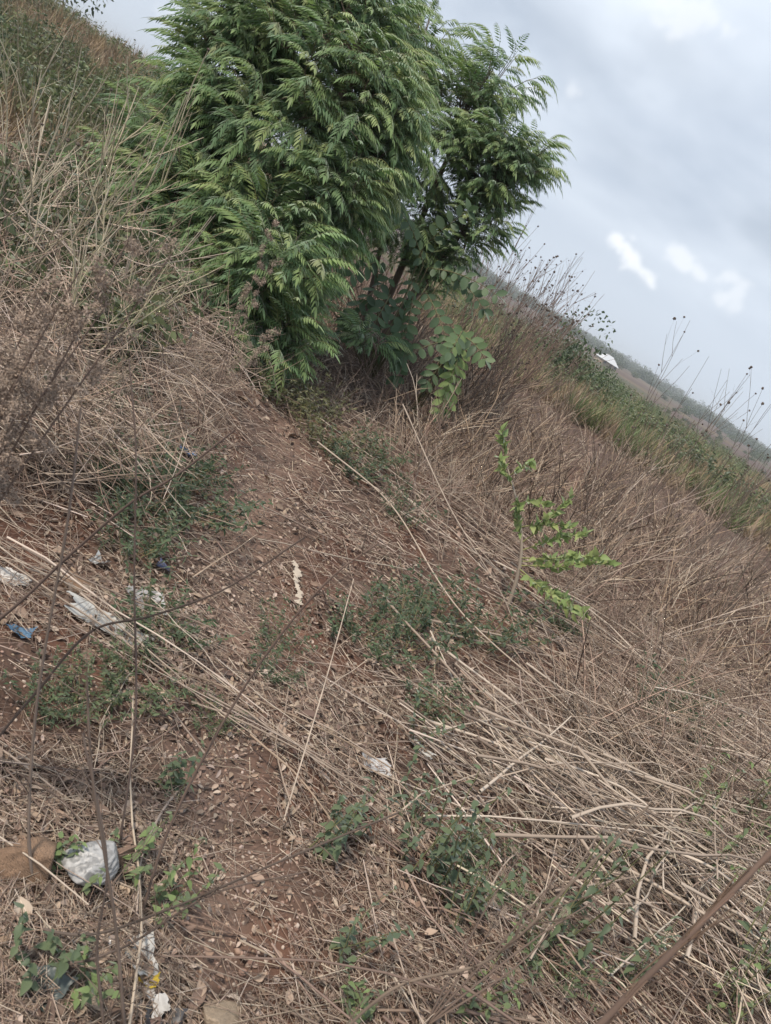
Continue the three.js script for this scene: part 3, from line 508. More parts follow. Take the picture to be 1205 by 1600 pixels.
pinnateBush(rb2, 'smaller brighter round-leaved bush with one arm of leaves hanging down', [
  [0.0, 1.05, 0.05, 0.25, -0.5, 0.4, 0.95, 10, 0.95], [0.0, 1.0, 0.1, 0.0, -0.1, 0.6, 0.5, 6, 0.6], [-0.05, 0.85, 0.1, -0.35, -0.2, 0.5, 0.6, 6, 0.25], [0.1, 0.85, 0.1, 0.3, -0.7, 0.3, 0.65, 8, 0.99], [0.02, 0.95, 0.1, 0.35, 0.1, 0.3, 0.45, 5, 0.5], [0.05, 0.95, 0.1, -0.1, -0.6, 0.4, 0.6, 7, 0.3]], 0.135, [...bushMats, limeMats[2], limeMats[0]]);

// bright sapling standing alone in the tangle
{
  const x = 0.96, z = -4.74, t = thing('lime_sapling', 'thin sapling with bright yellow-green leaves alone in the dry tangle', 'sapling', [x, H(x, z) - 0.02, z]);
  const bark = [0.36, 0.3, 0.24], main = curvePts(V(0, 0, 0), V(-0.1, 1, 0.05), 0.98, 10, { bend: V(-1.0, 0.1, 0), wob: 0.05 });
  part('trunk', new GB().tube(main, q => mix(0.014, 0.004, q), 6, bark).build(), twigMat, t);
  const arms = [[0.3, 0.7, 0.45, 0.2, 0.5], [0.35, 0.6, 0.55, 0.35, 0.48], [0.4, 0.45, 0.5, -0.2, 0.4], [0.25, 0.95, 0.25, 0.3, 0.58], [0.33, 0.95, 0.35, -0.2, 0.52], [0.45, 0.35, 0.8, 0.1, 0.36], [0.55, 0.3, 0.6, 0.3, 0.3], [0.62, -0.4, 0.4, 0.3, 0.2], [0.7, 0.3, 0.5, 0.1, 0.22], [0.8, -0.5, 0.4, 0.1, 0.2], [0.88, 0.2, 0.6, 0.1, 0.18], [0.97, -0.4, 0.6, 0, 0.18], [0.28, 0.6, 0.0, 0.45, 0.42], [0.48, -0.35, 0.3, 0.3, 0.22]];
  for (const [q, dx, dy, dz, L] of arms) {
    const pts = curvePts(at(main, q), V(dx, dy + R(-0.15, 0.15), dz + R(-0.3, 0.3)), L * R(0.95, 1.25), 5, { wob: 0.16, bend: V(0, -0.1, 0) }); part('branch', new GB().tube(pts, s => mix(0.0045, 0.0015, s), 4, [0.24, 0.24, 0.1]).build(), twigMat, t);
    const n = Math.round(L * 105);
    for (let k = 0; k < n; k++) { const s = 0.2 + 0.8 * k / n, f = dirAt(pts, s), d = randDir(); d.addScaledVector(f, 0.6); d.y += 0.1; putLeaf(t, pick(ovates), pick(limeMats), at(pts, s), d, R(0.034, 0.068), R(-0.8, 0.8), V(R(-1, 1), R(-0.1, 1), R(-0.2, 1)).normalize()); }
  }
}
console.log('bushes');

// ---------------------------------------------------------------- small leafy weeds
rnd = mulberry(71);
const weedSpots = [[0.37, -1.84, 1.0, 0], [0.74, -2.08, 1.35, 0], [0.8, -1.9, 1.1, 0], [0.48, -1.58, 0.8, 0], [0.87, -1.67, 0.75, 1], [0.58, -1.47, 0.5, 1], [0.61, -2.21, 0.8, 0], [1.92, -3.43, 0.9, 1], [1.77, -3.0, 1.0, 1], [2.2, -3.47, 1.1, 1], [2.17, -3.28, 0.8, 1], [1.8, -2.73, 0.9, 1], [2.24, -3.13, 1.0, 0], [1.89, -2.42, 1.5, 0], [1.75, -2.21, 0.9, 1], [1.37, -2.06, 0.7, 0], [1.07, -2.03, 1.2, 0], [-0.06, -1.47, 0.6, 1], [0.04, -1.46, 0.7, 1], [-0.19, -1.36, 0.5, 1], [-0.02, -1.17, 0.6, 1], [-0.1, -1.11, 0.7, 0], [-0.08, -1.77, 0.6, 0], [0.53, -2.69, 0.9, 0], [0.66, -2.0, 1.1, 0], [0.42, -1.95, 0.8, 0]];
const weedLabels = ['dark green nettle-like weed growing through the litter between the soil strip and the stalk heap', 'fresh light green leafy weed poking up through dry stalks or rubble'];
for (const [x, z, s, tone] of weedSpots) {
  const t = thing('leafy_weed', weedLabels[tone], 'weed', [x, H(x, z) - 0.005, z], R(0, 6.28), tone ? 'light green weeds' : 'dark green weeds');
  if (x > 1) t.scale.set(1.25, 1.9, 1.25); else t.scale.setScalar(1.2); const n = s > 1 ? 8 : 5;
  for (let k = 0; k < n; k++) {
    const a = R(0, 6.28), pts = curvePts(V(G() * 0.06 * s, 0, G() * 0.06 * s), V(Math.cos(a) * R(0.1, 0.5), 1, Math.sin(a) * R(0.1, 0.5)), R(0.14, 0.26) * s, 5, { wob: 0.12 });
    part('stem', new GB().tube(pts, q => mix(0.0022, 0.001, q) * s, 4, [0.15, 0.15, 0.07]).build(), twigMat, t);
    const m = 7; for (let j = 0; j < m; j++) { const q = 0.2 + 0.8 * j / (m - 1), o = at(pts, q), b = R(0, 3); for (const sd of [0, 1]) { if (rnd() < 0.22) continue; const aa = b + j * 1.57 + sd * Math.PI + R(-0.4, 0.4); putLeaf(t, pick(ovates), tone ? pick([weedMats[1], weedMats[3], limeMats[2]]) : pick(weedMats.slice(0, 3)), o, V(Math.cos(aa), R(-0.7, 0.4), Math.sin(aa)), R(0.016, 0.034) * (1 - 0.35 * q + 0.15) * (0.6 + 0.4 * s), R(-0.4, 0.4)); } }
  }
}
// fine-leaved low herbs
function herbGeo(seed, n, h, w) { const save = rnd; rnd = mulberry(seed); const b = new GB(), st = new GB();
  for (let k = 0; k < n; k++) { const a = R(0, 6.28), l = R(0, w), pts = curvePts(V(Math.cos(a) * l * 0.4, 0, Math.sin(a) * l * 0.4), V(Math.cos(a) * R(0.2, 1), 1, Math.sin(a) * R(0.2, 1)), h * R(0.6, 1.1), 5, { wob: 0.14, bend: V(0, -0.3, 0) }); st.tube(pts, q => 0.0014 - 0.0008 * q, 3, [0.2, 0.17, 0.09]);
    for (let j = 0; j < 22; j++) { const q = R(0.15, 1), d = randDir(); d.y = d.y * 0.5 + 0.25; d.normalize(); const s = V().crossVectors(d, randDir()).normalize(), c = R(0.7, 1.3); b.leaflet(at(pts, q), d, s, R(0.012, 0.03), R(0.004, 0.009), [c, c, c], 0.1, 0.2); } }
  rnd = save; return [b.build(), st.build()]; }
const herbs = [herbGeo(1, 26, 0.2, 0.22), herbGeo(2, 34, 0.17, 0.3), herbGeo(3, 20, 0.24, 0.16)];
const herbMats = [[0.075, 0.12, 0.05], [0.06, 0.10, 0.042], [0.10, 0.14, 0.055], [0.12, 0.125, 0.045]].map(lm);
const herbSpots = [[-1.02, -3.09, 1.1, 0], [-0.76, -3.3, 1.6, 1], [-0.73, -2.69, 1.2, 0], [-1.17, -3.08, 1.1, 0], [-1.49, -3.41, 1.2, 0], [0.54, -3.92, 1.5, 1], [0.22, -3.18, 1.2, 0], [0.55, -2.96, 1.0, 0], [0.42, -3.37, 1.5, 1], [-0.37, -5.15, 1.4, 1], [-0.62, -5.34, 1.5, 3], [1.97, -4.3, 1.5, 1], [-0.43, -2.32, 1.0, 0], [-0.36, -2.03, 0.9, 2], [-0.41, -1.84, 0.8, 2], [-0.11, -2.11, 0.5, 2], [-0.08, -2.78, 0.8, 0], [-0.05, -2.54, 0.7, 1], [-0.51, -1.78, 0.7, 0], [0.81, -3.95, 1.6, 1], [1.3, -4.79, 1.0, 0], [-0.85, -5.75, 1.5, 3], [-1.1, -5.65, 1.9, 3], [-0.9, -3.5, 1.3, 1], [-0.85, -2.95, 1.2, 1], [-1.3, -3.6, 1.2, 1], [-1.7, -3.9, 1.3, 0], [0.1, -4.9, 1.2, 1], [0.3, -3.6, 1.1, 0], [2.1, -4.2, 1.3, 1], [1.85, -4.15, 1.1, 1], [-0.3, -5.6, 1.4, 0], [1.1, -1.95, 0.9, 2], [0.9, -2.2, 0.9, 2]];
const herbLabels = ['low fine-leaved green herb among straw and litter', 'dense dark green fine-leaved herb clump in the dry litter', 'sparse yellowish herb sprig on nearly bare soil', 'mossy yellow-green herb mound at the foot of the broad feathery tree'];
for (const [x, z, s, k] of herbSpots) {
  const t = thing('fine_herb', herbLabels[k], 'herb', [x, H(x, z) - 0.01, z], R(0, 6.28), ['fine green herbs', 'dark herb clumps', 'sparse herb sprigs', 'herb mounds under the tree'][k]); t.scale.setScalar(s * 1.12);
  const h = pick(herbs); part('foliage', h[0], herbMats[k], t).userData.kind = 'stuff'; part('stems', h[1], twigMat, t).userData.kind = 'stuff';
}
console.log('herbs');

// ---------------------------------------------------------------- tall dry weeds standing up out of the brush
rnd = mulberry(83);
const headGeo = [0, 1].map(k => { const g = new THREE.IcosahedronGeometry(1, 1), p = g.attributes.position; for (let i = 0; i < p.count; i++) { const v = V(p.getX(i), p.getY(i), p.getZ(i)), f = 0.8 + 1.3 * Math.abs(N(v.x * 5 + k, v.y * 5, v.z * 5)); p.setXYZ(i, v.x * f, v.y * f * 0.8, v.z * f); } g.computeVertexNormals(); return g; });
const headMat = new THREE.MeshStandardMaterial({ color: new THREE.Color().setRGB(0.10, 0.078, 0.064), roughness: 0.95 });
function dryWeed({ pos, label, group, n, h, lean = [0, 0], spread = 0.25, tone, branch = 4, heads = 0.3, headSize = 0.011, r = 0.004, twig = 0.22, name = 'dry_weed', bend = 0 }) {
  const t = thing(name, label, 'dry weed', [pos[0], H(pos[0], pos[1]) - 0.02, pos[1]], 0, group);
  for (let k = 0; k < n; k++) {
    const a = R(0, 6.28), sp = R(0, spread), L = h * R(0.7, 1.05), b = new GB(), c = tint(pick(tone), 0.15), ends = [];
    const pts = curvePts(V(Math.cos(a) * 0.05, 0, Math.sin(a) * 0.05), V(lean[0] + Math.cos(a) * sp, 1, lean[1] + Math.sin(a) * sp), L, 9, { wob: 0.035, bend: V(Math.cos(a) * bend, -bend * 0.5, Math.sin(a) * bend) });
    b.tube(pts, q => mix(r, r * 0.3, q), 5, c); ends.push(pts[pts.length - 1]);
    for (let j = 0; j < branch; j++) {
      const q = R(0.4, 0.95), d = dirAt(pts, q).addScaledVector(randDir(), 0.65); d.y += 0.2; const tw = curvePts(at(pts, q), d, L * twig * R(0.5, 1.3), 5, { wob: 0.07, bend: V(0, 0.25, 0) }); b.tube(tw, s => mix(r * 0.5, r * 0.28, s), 4, c); ends.push(tw[tw.length - 1]);
      if (rnd() < 0.6) { const s2 = R(0.3, 0.8), d2 = dirAt(tw, s2).addScaledVector(randDir(), 0.7), t2 = curvePts(at(tw, s2), d2, L * twig * R(0.2, 0.6), 3, { wob: 0.08 }); b.tube(t2, s => r * 0.22 * (1 - 0.5 * s), 3, c); ends.push(t2[t2.length - 1]); }
    }
    const st = part('stem', b.build(), twigMat, t);
    for (const e of ends) if (rnd() < heads) { const m = part('seed_head', pick(headGeo), headMat, st); m.position.copy(e); m.scale.setScalar(headSize * R(0.6, 1.15)); m.rotation.set(R(0, 6), R(0, 6), 0); }
  }
  return t;
}
// clump against the sky beside the slender tree
for (const [x, z, n, h, lx] of [[0.02, -11.4, 12, 2.15, 0.05], [0.35, -12.2, 11, 2.1, 0.06], [-0.3, -11.9, 10, 2.4, 0.0], [0.7, -11.6, 9, 1.85, 0.12], [0.5, -10.6, 9, 1.65, 0.08], [0.15, -10.2, 9, 1.9, 0.1]])
  dryWeed({ pos: [x, z], label: 'tall thin reddish weed stems dotted with tiny seed heads beside the slender tree', group: 'reddish stems beside the slender tree', n, h, lean: [lx, 0.05], spread: 0.32, tone: [[0.2, 0.135, 0.11], [0.16, 0.115, 0.095], [0.24, 0.17, 0.135]], branch: 9, heads: 0.4, headSize: 0.012, r: 0.006, twig: 0.22 });
// seed heads on the skyline above the thicket
for (const [x, z, h, lx, n, br] of [[1.75, -8.0, 2.25, -0.22, 3, 3], [1.95, -8.1, 2.15, -0.1, 3, 3], [2.25, -8.3, 2.1, -0.05, 3, 4], [2.6, -8.2, 2.1, -0.1, 3, 4], [3.0, -8.4, 2.1, -0.05, 3, 4], [3.3, -7.6, 2.1, 0.0, 3, 4], [2.05, -7.6, 1.9, 0.05, 2, 3], [2.5, -7.4, 1.95, 0.05, 3, 6], [2.85, -7.3, 1.95, 0.0, 4, 6], [3.4, -8.0, 1.95, 0.05, 4, 6], [1.6, -7.4, 1.5, 0.1, 3, 5], [3.1, -7.2, 2.0, -0.05, 3, 5], [2.7, -7.8, 2.0, 0.1, 3, 5]])
  dryWeed({ pos: [x, z], label: 'tall grey-brown weed with round dark seed heads standing above the rusty thicket', group: 'round-headed weeds above the thicket', n, h, lean: [lx, 0.05], spread: 0.16, tone: [[0.13, 0.10, 0.08], [0.17, 0.135, 0.105]], branch: br, heads: 0.4, headSize: 0.0105, r: 0.0042, twig: 0.24 });
// rusty stems through the thicket
for (let k = 0; k < 30; k++) { const x = R(1.5, 4.6), z = -R(4.2, 8.5); dryWeed({ pos: [x, z], label: 'tall bare dry stems leaning out of the rusty thicket', group: 'bare stems of the thicket', n: 3, h: R(0.9, 1.3), lean: [R(-0.1, 0.5), R(-0.1, 0.4)], spread: 0.5, tone: [RUST[2], RUST[3], STRAW[0], STRAW[1], STRAW[3]], branch: 3, heads: 0.03, r: 0.0048, bend: 0.3 }); }
// pale branching stems on the left bank
for (const [x, z, h, lx, n] of [[-2.6, -5.0, 1.5, 0.25, 3], [-2.35, -4.5, 1.35, 0.18, 3], [-2.8, -5.4, 1.5, 0.2, 3], [-3.1, -5.1, 1.3, 0.1, 4], [-2.2, -4.0, 1.1, 0.05, 4], [-1.9, -4.4, 1.0, 0.2, 3], [-2.6, -4.1, 1.2, -0.1, 4], [-1.75, -3.7, 0.8, 0.15, 4]])
  dryWeed({ pos: [x, z], label: 'pale branching straw-coloured weed in front of the broad feathery tree', group: 'pale weeds before the broad tree', n, h, lean: [lx, 0.05], spread: 0.45, tone: [[0.5, 0.44, 0.33], [0.44, 0.38, 0.28], [0.38, 0.34, 0.23]], branch: 6, heads: 0.05, headSize: 0.008, r: 0.0072, twig: 0.36, bend: 0.25 });
// a thin pale weed in the middle of the slope
for (const [x, z, h, lx] of [[0.15, -5.0, 0.85, -0.15], [0.5, -4.7, 0.8, -0.3], [-0.1, -4.4, 0.6, 0.1], [0.75, -5.3, 0.7, 0.1]])
  dryWeed({ pos: [x, z], label: 'thin dead weed with few bent stems between the soil strip and the lime sapling', group: 'thin dead weeds on the slope', n: 3, h, lean: [lx, 0.1], spread: 0.4, tone: STRAW.slice(0, 3), branch: 3, heads: 0, r: 0.0036, twig: 0.3, bend: 0.2 });

// ---------------------------------------------------------------- near stems close to the lens
function nearStem(label, pts, r, tone, extra, category = 'stem', name = 'near_stem') {
  const c = new THREE.CatmullRomCurve3(pts.map(p => V(...p))).getPoints(48), b = new GB().tube(c, q => 0.85 * mix(r, r * 0.5, q) * (1 + 0.22 * N(q * 40, r * 777) + 0.2 * Math.max(0, Math.sin(q * 38)) ** 12), 7, q => tone.map(k => k * (0.9 + 0.25 * N(q * 14, r * 300))));
  if (extra) extra(b, c); return solo(name, b.build(), twigMat, label, category);
}
const twiggy = n => (b, c) => { for (let k = 0; k < n + 4; k++) { const q = R(0.2, 0.95), d = dirAt(c, q).addScaledVector(randDir(), 0.8); b.tube(curvePts(at(c, q), d, R(0.06, 0.18), 5, { wob: 0.12 }), s => 0.0012 - 0.0006 * s, 4, [0.15, 0.11, 0.085]); } };
nearStem('thick out-of-focus brown stem rising across the stalk heap close to the lens', [[0.635, -0.02, -0.93], [0.63, 0.4, -0.92], [0.622, 0.82, -0.91], [0.618, 1.05, -0.90], [0.62, 1.4, -0.90]], 0.0075, [0.2, 0.14, 0.11], (b, c) => { for (let k = 0; k < 60; k++) { const q = R(0.3, 1), o = at(c, q); o.x += G() * 0.009; o.z += G() * 0.009; b.tube(curvePts(o, V(G() * 0.25, 1, G() * 0.25), R(0.03, 0.12), 3, { wob: 0.1 }), R(0.0006, 0.0016), 3, tint([0.22, 0.15, 0.11], 0.4)); } });
nearStem('long dark twig crossing above the grey plastic bag', [[-0.24, 0.0, -1.22], [-0.19, 0.03, -1.2], [-0.06, 0.09, -1.2], [0.06, 0.27, -1.2], [0.17, 0.48, -1.2], [0.30, 0.72, -1.2]], 0.0042, [0.11, 0.085, 0.07], twiggy(14));
nearStem('second dark twig crossing below the grey plastic bag', [[-0.2, 0.0, -1.14], [-0.06, 0.05, -1.16], [0.02, 0.14, -1.18], [0.11, 0.35, -1.2], [0.23, 0.51, -1.2]], 0.0036, [0.12, 0.09, 0.075], twiggy(18));
nearStem('straight dark stem slanting over the blue plastic scrap', [[-0.8, 0.0, -1.6], [-0.64, 0.30, -1.6], [-0.55, 0.57, -1.6], [-0.48, 0.76, -1.6], [-0.43, 0.85, -1.6], [-0.36, 1.02, -1.6]], 0.005, [0.12, 0.085, 0.07], twiggy(4));
nearStem('thin upright grey stem beside the big orange stone', [[-0.2, 0.0, -1.3], [-0.27, 0.13, -1.3], [-0.38, 0.42, -1.3], [-0.49, 0.82, -1.3], [-0.55, 1.0, -1.3]], 0.0045, [0.2, 0.155, 0.125], twiggy(8));
nearStem('very straight thin stem standing before the fine-leaved herbs', [[-0.1, 0.0, -1.5], [-0.22, 0.34, -1.5], [-0.38, 0.66, -1.5], [-0.50, 0.91, -1.5], [-0.59, 1.06, -1.5]], 0.0035, [0.13, 0.095, 0.08], twiggy(5));
nearStem('dark forked twig crossing the long straw bundle', [[-0.5, 0.0, -1.5], [-0.45, 0.27, -1.5], [-0.40, 0.49, -1.5], [-0.31, 0.59, -1.5], [-0.20, 0.74, -1.5], [-0.11, 0.94, -1.5]], 0.0042, [0.1, 0.075, 0.062], twiggy(5));
nearStem('tall brown stem leaning over the bare strip of soil', [[0.02, 0.0, -1.4], [-0.03, 0.25, -1.4], [-0.05, 0.69, -1.4], [-0.02, 0.94, -1.4], [0.02, 1.05, -1.4]], 0.004, [0.17, 0.12, 0.095], twiggy(6));
nearStem('slanting brown stem over the white and yellow wrapper', [[0.16, 0.0, -1.1], [0.09, 0.22, -1.0], [-0.01, 0.39, -1.0], [-0.17, 0.63, -1.0], [-0.24, 0.76, -1.0]], 0.0042, [0.16, 0.12, 0.095], twiggy(6));
nearStem('short brown stem beside the tan cardboard piece', [[0.09, 0.0, -1.1], [0.07, 0.05, -1.1], [-0.02, 0.21, -1.1], [-0.08, 0.38, -1.1], [-0.23, 0.59, -1.1]], 0.004, [0.14, 0.105, 0.085], twiggy(6));
nearStem('thin grey stem rising in front of the stalk heap', [[0.38, 0.0, -1.05], [0.39, 0.3, -1.02], [0.41, 0.59, -1.0], [0.49, 0.72, -1.0], [0.51, 0.92, -1.0], [0.52, 1.08, -1.0]], 0.0035, [0.22, 0.17, 0.13], twiggy(14));
// long single stalks that stand out
for (const [label, pts, r] of [['very long pale stalk slanting from the tree foot down past the lime sapling', [[-0.57, 0.24, -4.6], [-0.05, 0.2, -4.5], [0.59, 0.15, -3.7], [1.23, 0.1, -3.5], [1.5, 0.07, -3.3]], 0.006], ['pale stalk leaning across the middle of the slope towards the sapling foot', [[-0.23, 0.78, -4.2], [0.27, 0.47, -4.1], [0.79, 0.22, -4.0], [1.0, 0.05, -3.95]], 0.0045], ['straight pale stalk propped on the straw below the white strip', [[0.22, 0.05, -1.85], [0.12, 0.3, -2.2], [0.03, 0.5, -2.5]], 0.003]])
  nearStem(label, pts, r, STRAW[0], null, 'stalk', 'long_stalk');
// brown fluffy seed panicles near the lens on the left
rnd = mulberry(91);
{
  const fluff = n => { const b = new GB(); for (let k = 0; k < n; k++) { const d = randDir(), p = V(G() * 0.012, R(-0.03, 0.03), G() * 0.012), s = V().crossVectors(d, randDir()).normalize(), c = R(0.7, 1.3); b.leaflet2(p, d, s, R(0.004, 0.011), R(0.0015, 0.0038), [c, c, c], 0.2, 0.2); } return b.build(); };
  const fl = [fluff(230), fluff(190), fluff(260)], fm = std(0.95, { color: new THREE.Color().setRGB(0.30, 0.235, 0.185) });
  const plant = (label, base, tops, sz) => { const t = thing('fluffy_weed', label, 'dry weed', [base[0], H(base[0], base[2]), base[2]]); const o = t.position;
    for (const [x, y, z] of tops) { const e = V(x, y, z).sub(o), mid = e.clone().multiplyScalar(0.55).add(V(G() * 0.03, 0.05, G() * 0.03)), c = new THREE.CatmullRomCurve3([V(0, 0, 0), mid, e]).getPoints(12); const st = part('stem', new GB().tube(c, q => mix(0.0032, 0.0011, q), 5, [0.17, 0.125, 0.1]).build(), twigMat, t);
      for (let k = 0; k < 6; k++) { const q = 1 - 0.075 * k, p = at(c, q); const m = part('seed_panicle', pick(fl), fm, st); m.position.copy(p).add(V(G() * 0.02, G() * 0.012, G() * 0.02)); m.rotation.set(R(0, 6), R(0, 6), R(0, 6)); m.scale.setScalar(R(0.5, 0.95) * sz); } } };
  plant('brown fluffy-headed dry weed in front of the pale branching weeds', [-0.72, 0, -1.3], [[-0.55, 1.32, -1.2], [-0.49, 1.33, -1.22], [-0.60, 1.24, -1.2], [-0.65, 1.18, -1.22], [-0.60, 1.15, -1.18], [-0.62, 1.06, -1.2], [-0.54, 1.21, -1.2]], 1.3);
  plant('low fluffy-headed dry weed beside the white plastic scrap', [-0.7, 0, -1.35], [[-0.60, 0.97, -1.2], [-0.57, 0.90, -1.2], [-0.6, 0.8, -1.25], [-0.66, 1.0, -1.25]], 1.3);
  plant('greyish fluffy dry weed rising over the stalk heap', [0.75, 0, -1.55], [[0.78, 0.52, -1.6], [0.86, 0.45, -1.62], [0.72, 0.4, -1.58], [0.9, 0.58, -1.6], [0.68, 0.55, -1.6]], 0.5);
  plant('tall reddish seed-head weed before the broad feathery tree', [-1.1, 0, -4.2], [[-1.28, 1.22, -4.2], [-1.2, 1.05, -4.2], [-1.0, 0.75, -4.1], [-1.1, 0.62, -4.15], [-1.25, 0.85, -4.2]], 1.5);
}
console.log('weeds');

// ---------------------------------------------------------------- stones, rubbish, big dead leaves
rnd = mulberry(101);
function lump(seed, w, h, d, { rough = 0.14, facet = 0.62, detail = 14 } = {}) {
  let g = new THREE.IcosahedronGeometry(1, detail); g.deleteAttribute('normal'); g.deleteAttribute('uv'); g = mergeVertices(g, 1e-4);
  const p = g.attributes.position, col = [], uv = []; const save = rnd; rnd = mulberry(seed); const cuts = Array.from({ length: 11 }, () => [randDir(), R(0.5, 0.85)]); rnd = save;
  for (let i = 0; i < p.count; i++) { const v = V(p.getX(i), p.getY(i), p.getZ(i)); for (const [n, k] of cuts) { const e = v.dot(n) - k; if (e > 0) v.addScaledVector(n, -e * facet * 1.5); } const f = 1 + rough * fbm(v.x * 2.2 + seed, v.y * 2.2, v.z * 2.2, 4); v.multiplyScalar(f); p.setXYZ(i, v.x * w / 2, v.y * h / 2, v.z * d / 2); const c = 1 + 0.5 * fbm(v.x * 3, v.y * 3 + seed, v.z * 3, 4); col.push(c, c, c); uv.push(v.x + v.y, v.z + v.y * 0.6); }
  g.setAttribute('color', new THREE.Float32BufferAttribute(col, 3)); g.setAttribute('uv', new THREE.Float32BufferAttribute(uv, 2)); g.computeVertexNormals(); return g;
}
const stoneMat = c => new THREE.MeshStandardMaterial({ vertexColors: true, color: new THREE.Color().setRGB(...c), roughness: 0.93, bumpMap: stoneBump, bumpScale: 0.006 });
const ORANGE = [0.285, 0.185, 0.12], BUFF = [0.42, 0.33, 0.24], PINKISH = [0.32, 0.215, 0.16];
for (const [x, z, w, h, d, c, label] of [[-0.245, -1.32, 0.17, 0.11, 0.14, ORANGE, 'big rounded orange stone next to the grey plastic bag'], [0.29, -1.30, 0.12, 0.10, 0.11, BUFF, 'squarish tan stone half sunk by the bare soil'], [-0.74, -2.35, 0.13, 0.08, 0.1, ORANGE, 'orange stone under the straw bundle above the clear plastic'], [-0.52, -1.92, 0.06, 0.05, 0.05, ORANGE, 'small orange stone beside the yellowish herb sprig'], [-0.52, -2.03, 0.065, 0.045, 0.06, PINKISH, 'small pinkish stone below the straw bundle'], [-0.09, -1.47, 0.11, 0.09, 0.05, PINKISH, 'flat pinkish stone leaning behind the grey plastic bag'], [-0.71, -2.22, 0.07, 0.035, 0.05, PINKISH, 'flat reddish stone chip under the bundle end'], [1.13, -2.46, 0.045, 0.03, 0.03, BUFF, 'pale pebble in the stalk heap'], [-0.62, -1.7, 0.05, 0.03, 0.045, ORANGE, 'little flat orange stone on soil by the blue plastic']]) {
  const m = solo('stone', lump(Math.round(x * 100 + 300), w, h, d), stoneMat(c), label, 'stone', [x, H(x, z) + h * 0.18, z]); m.rotation.y = R(0, 6);
}
function crumple(seed, w, d, h, res, { tatter = 0.2 } = {}) {          // a creased sheet with a ragged rim, a closed thin skin
  const save = rnd; rnd = mulberry(seed + 5); const folds = Array.from({ length: 6 }, () => { const a = R(0, 6.28), k = R(0.5, 1.6); return [Math.cos(a) * k, Math.sin(a) * k, R(-0.7, 0.7)]; }); rnd = save;
  const pos = [], col = [], idx = [], n = res; const ok = (u, v) => { return Math.max(Math.abs(u + 0.25 * v * N(seed, 1)), Math.abs(v)) < 0.86 + tatter * N(u * 1.8 + seed, v * 1.8) + 0.06 * N(u * 6, v * 6, seed); };
  for (let j = 0; j <= n; j++) for (let i = 0; i <= n; i++) { const u = i / n * 2 - 1, v = j / n * 2 - 1; let fold = 0; for (const [a, b2, c2] of folds) fold += Math.abs(a * u + b2 * v + c2); const ridge = fold / folds.length * 2 - 0.9, r2 = 0.12 * Math.abs(N(u * 3 + seed, v * 3, 3)); pos.push(u * w / 2 + 0.12 * w * N(u * 2, v * 2, seed), h * (0.7 * ridge + r2), v * d / 2 + 0.12 * d * N(u * 2 + 9, v * 2, seed)); const c = 1 + 0.16 * N(u * 4, v * 4, seed + 2); col.push(c, c, c); }
  for (let j = 0; j < n; j++) for (let i = 0; i < n; i++) { const u = (i + 0.5) / n * 2 - 1, v = (j + 0.5) / n * 2 - 1; if (!ok(u, v)) continue; const a = j * (n + 1) + i; idx.push(a, a + n + 1, a + 1, a + 1, a + n + 1, a + n + 2); }
  const g = new THREE.BufferGeometry(); g.setAttribute('position', new THREE.Float32BufferAttribute(pos, 3)); g.setAttribute('color', new THREE.Float32BufferAttribute(col, 3)); g.setIndex(idx); g.computeVertexNormals(); return g;
}
const film = (c, tr = 0.2, rough = 0.4) => new THREE.MeshPhysicalMaterial({ vertexColors: true, color: new THREE.Color().setRGB(...c), roughness: rough, transmission: tr, thickness: 0, side: THREE.DoubleSide });
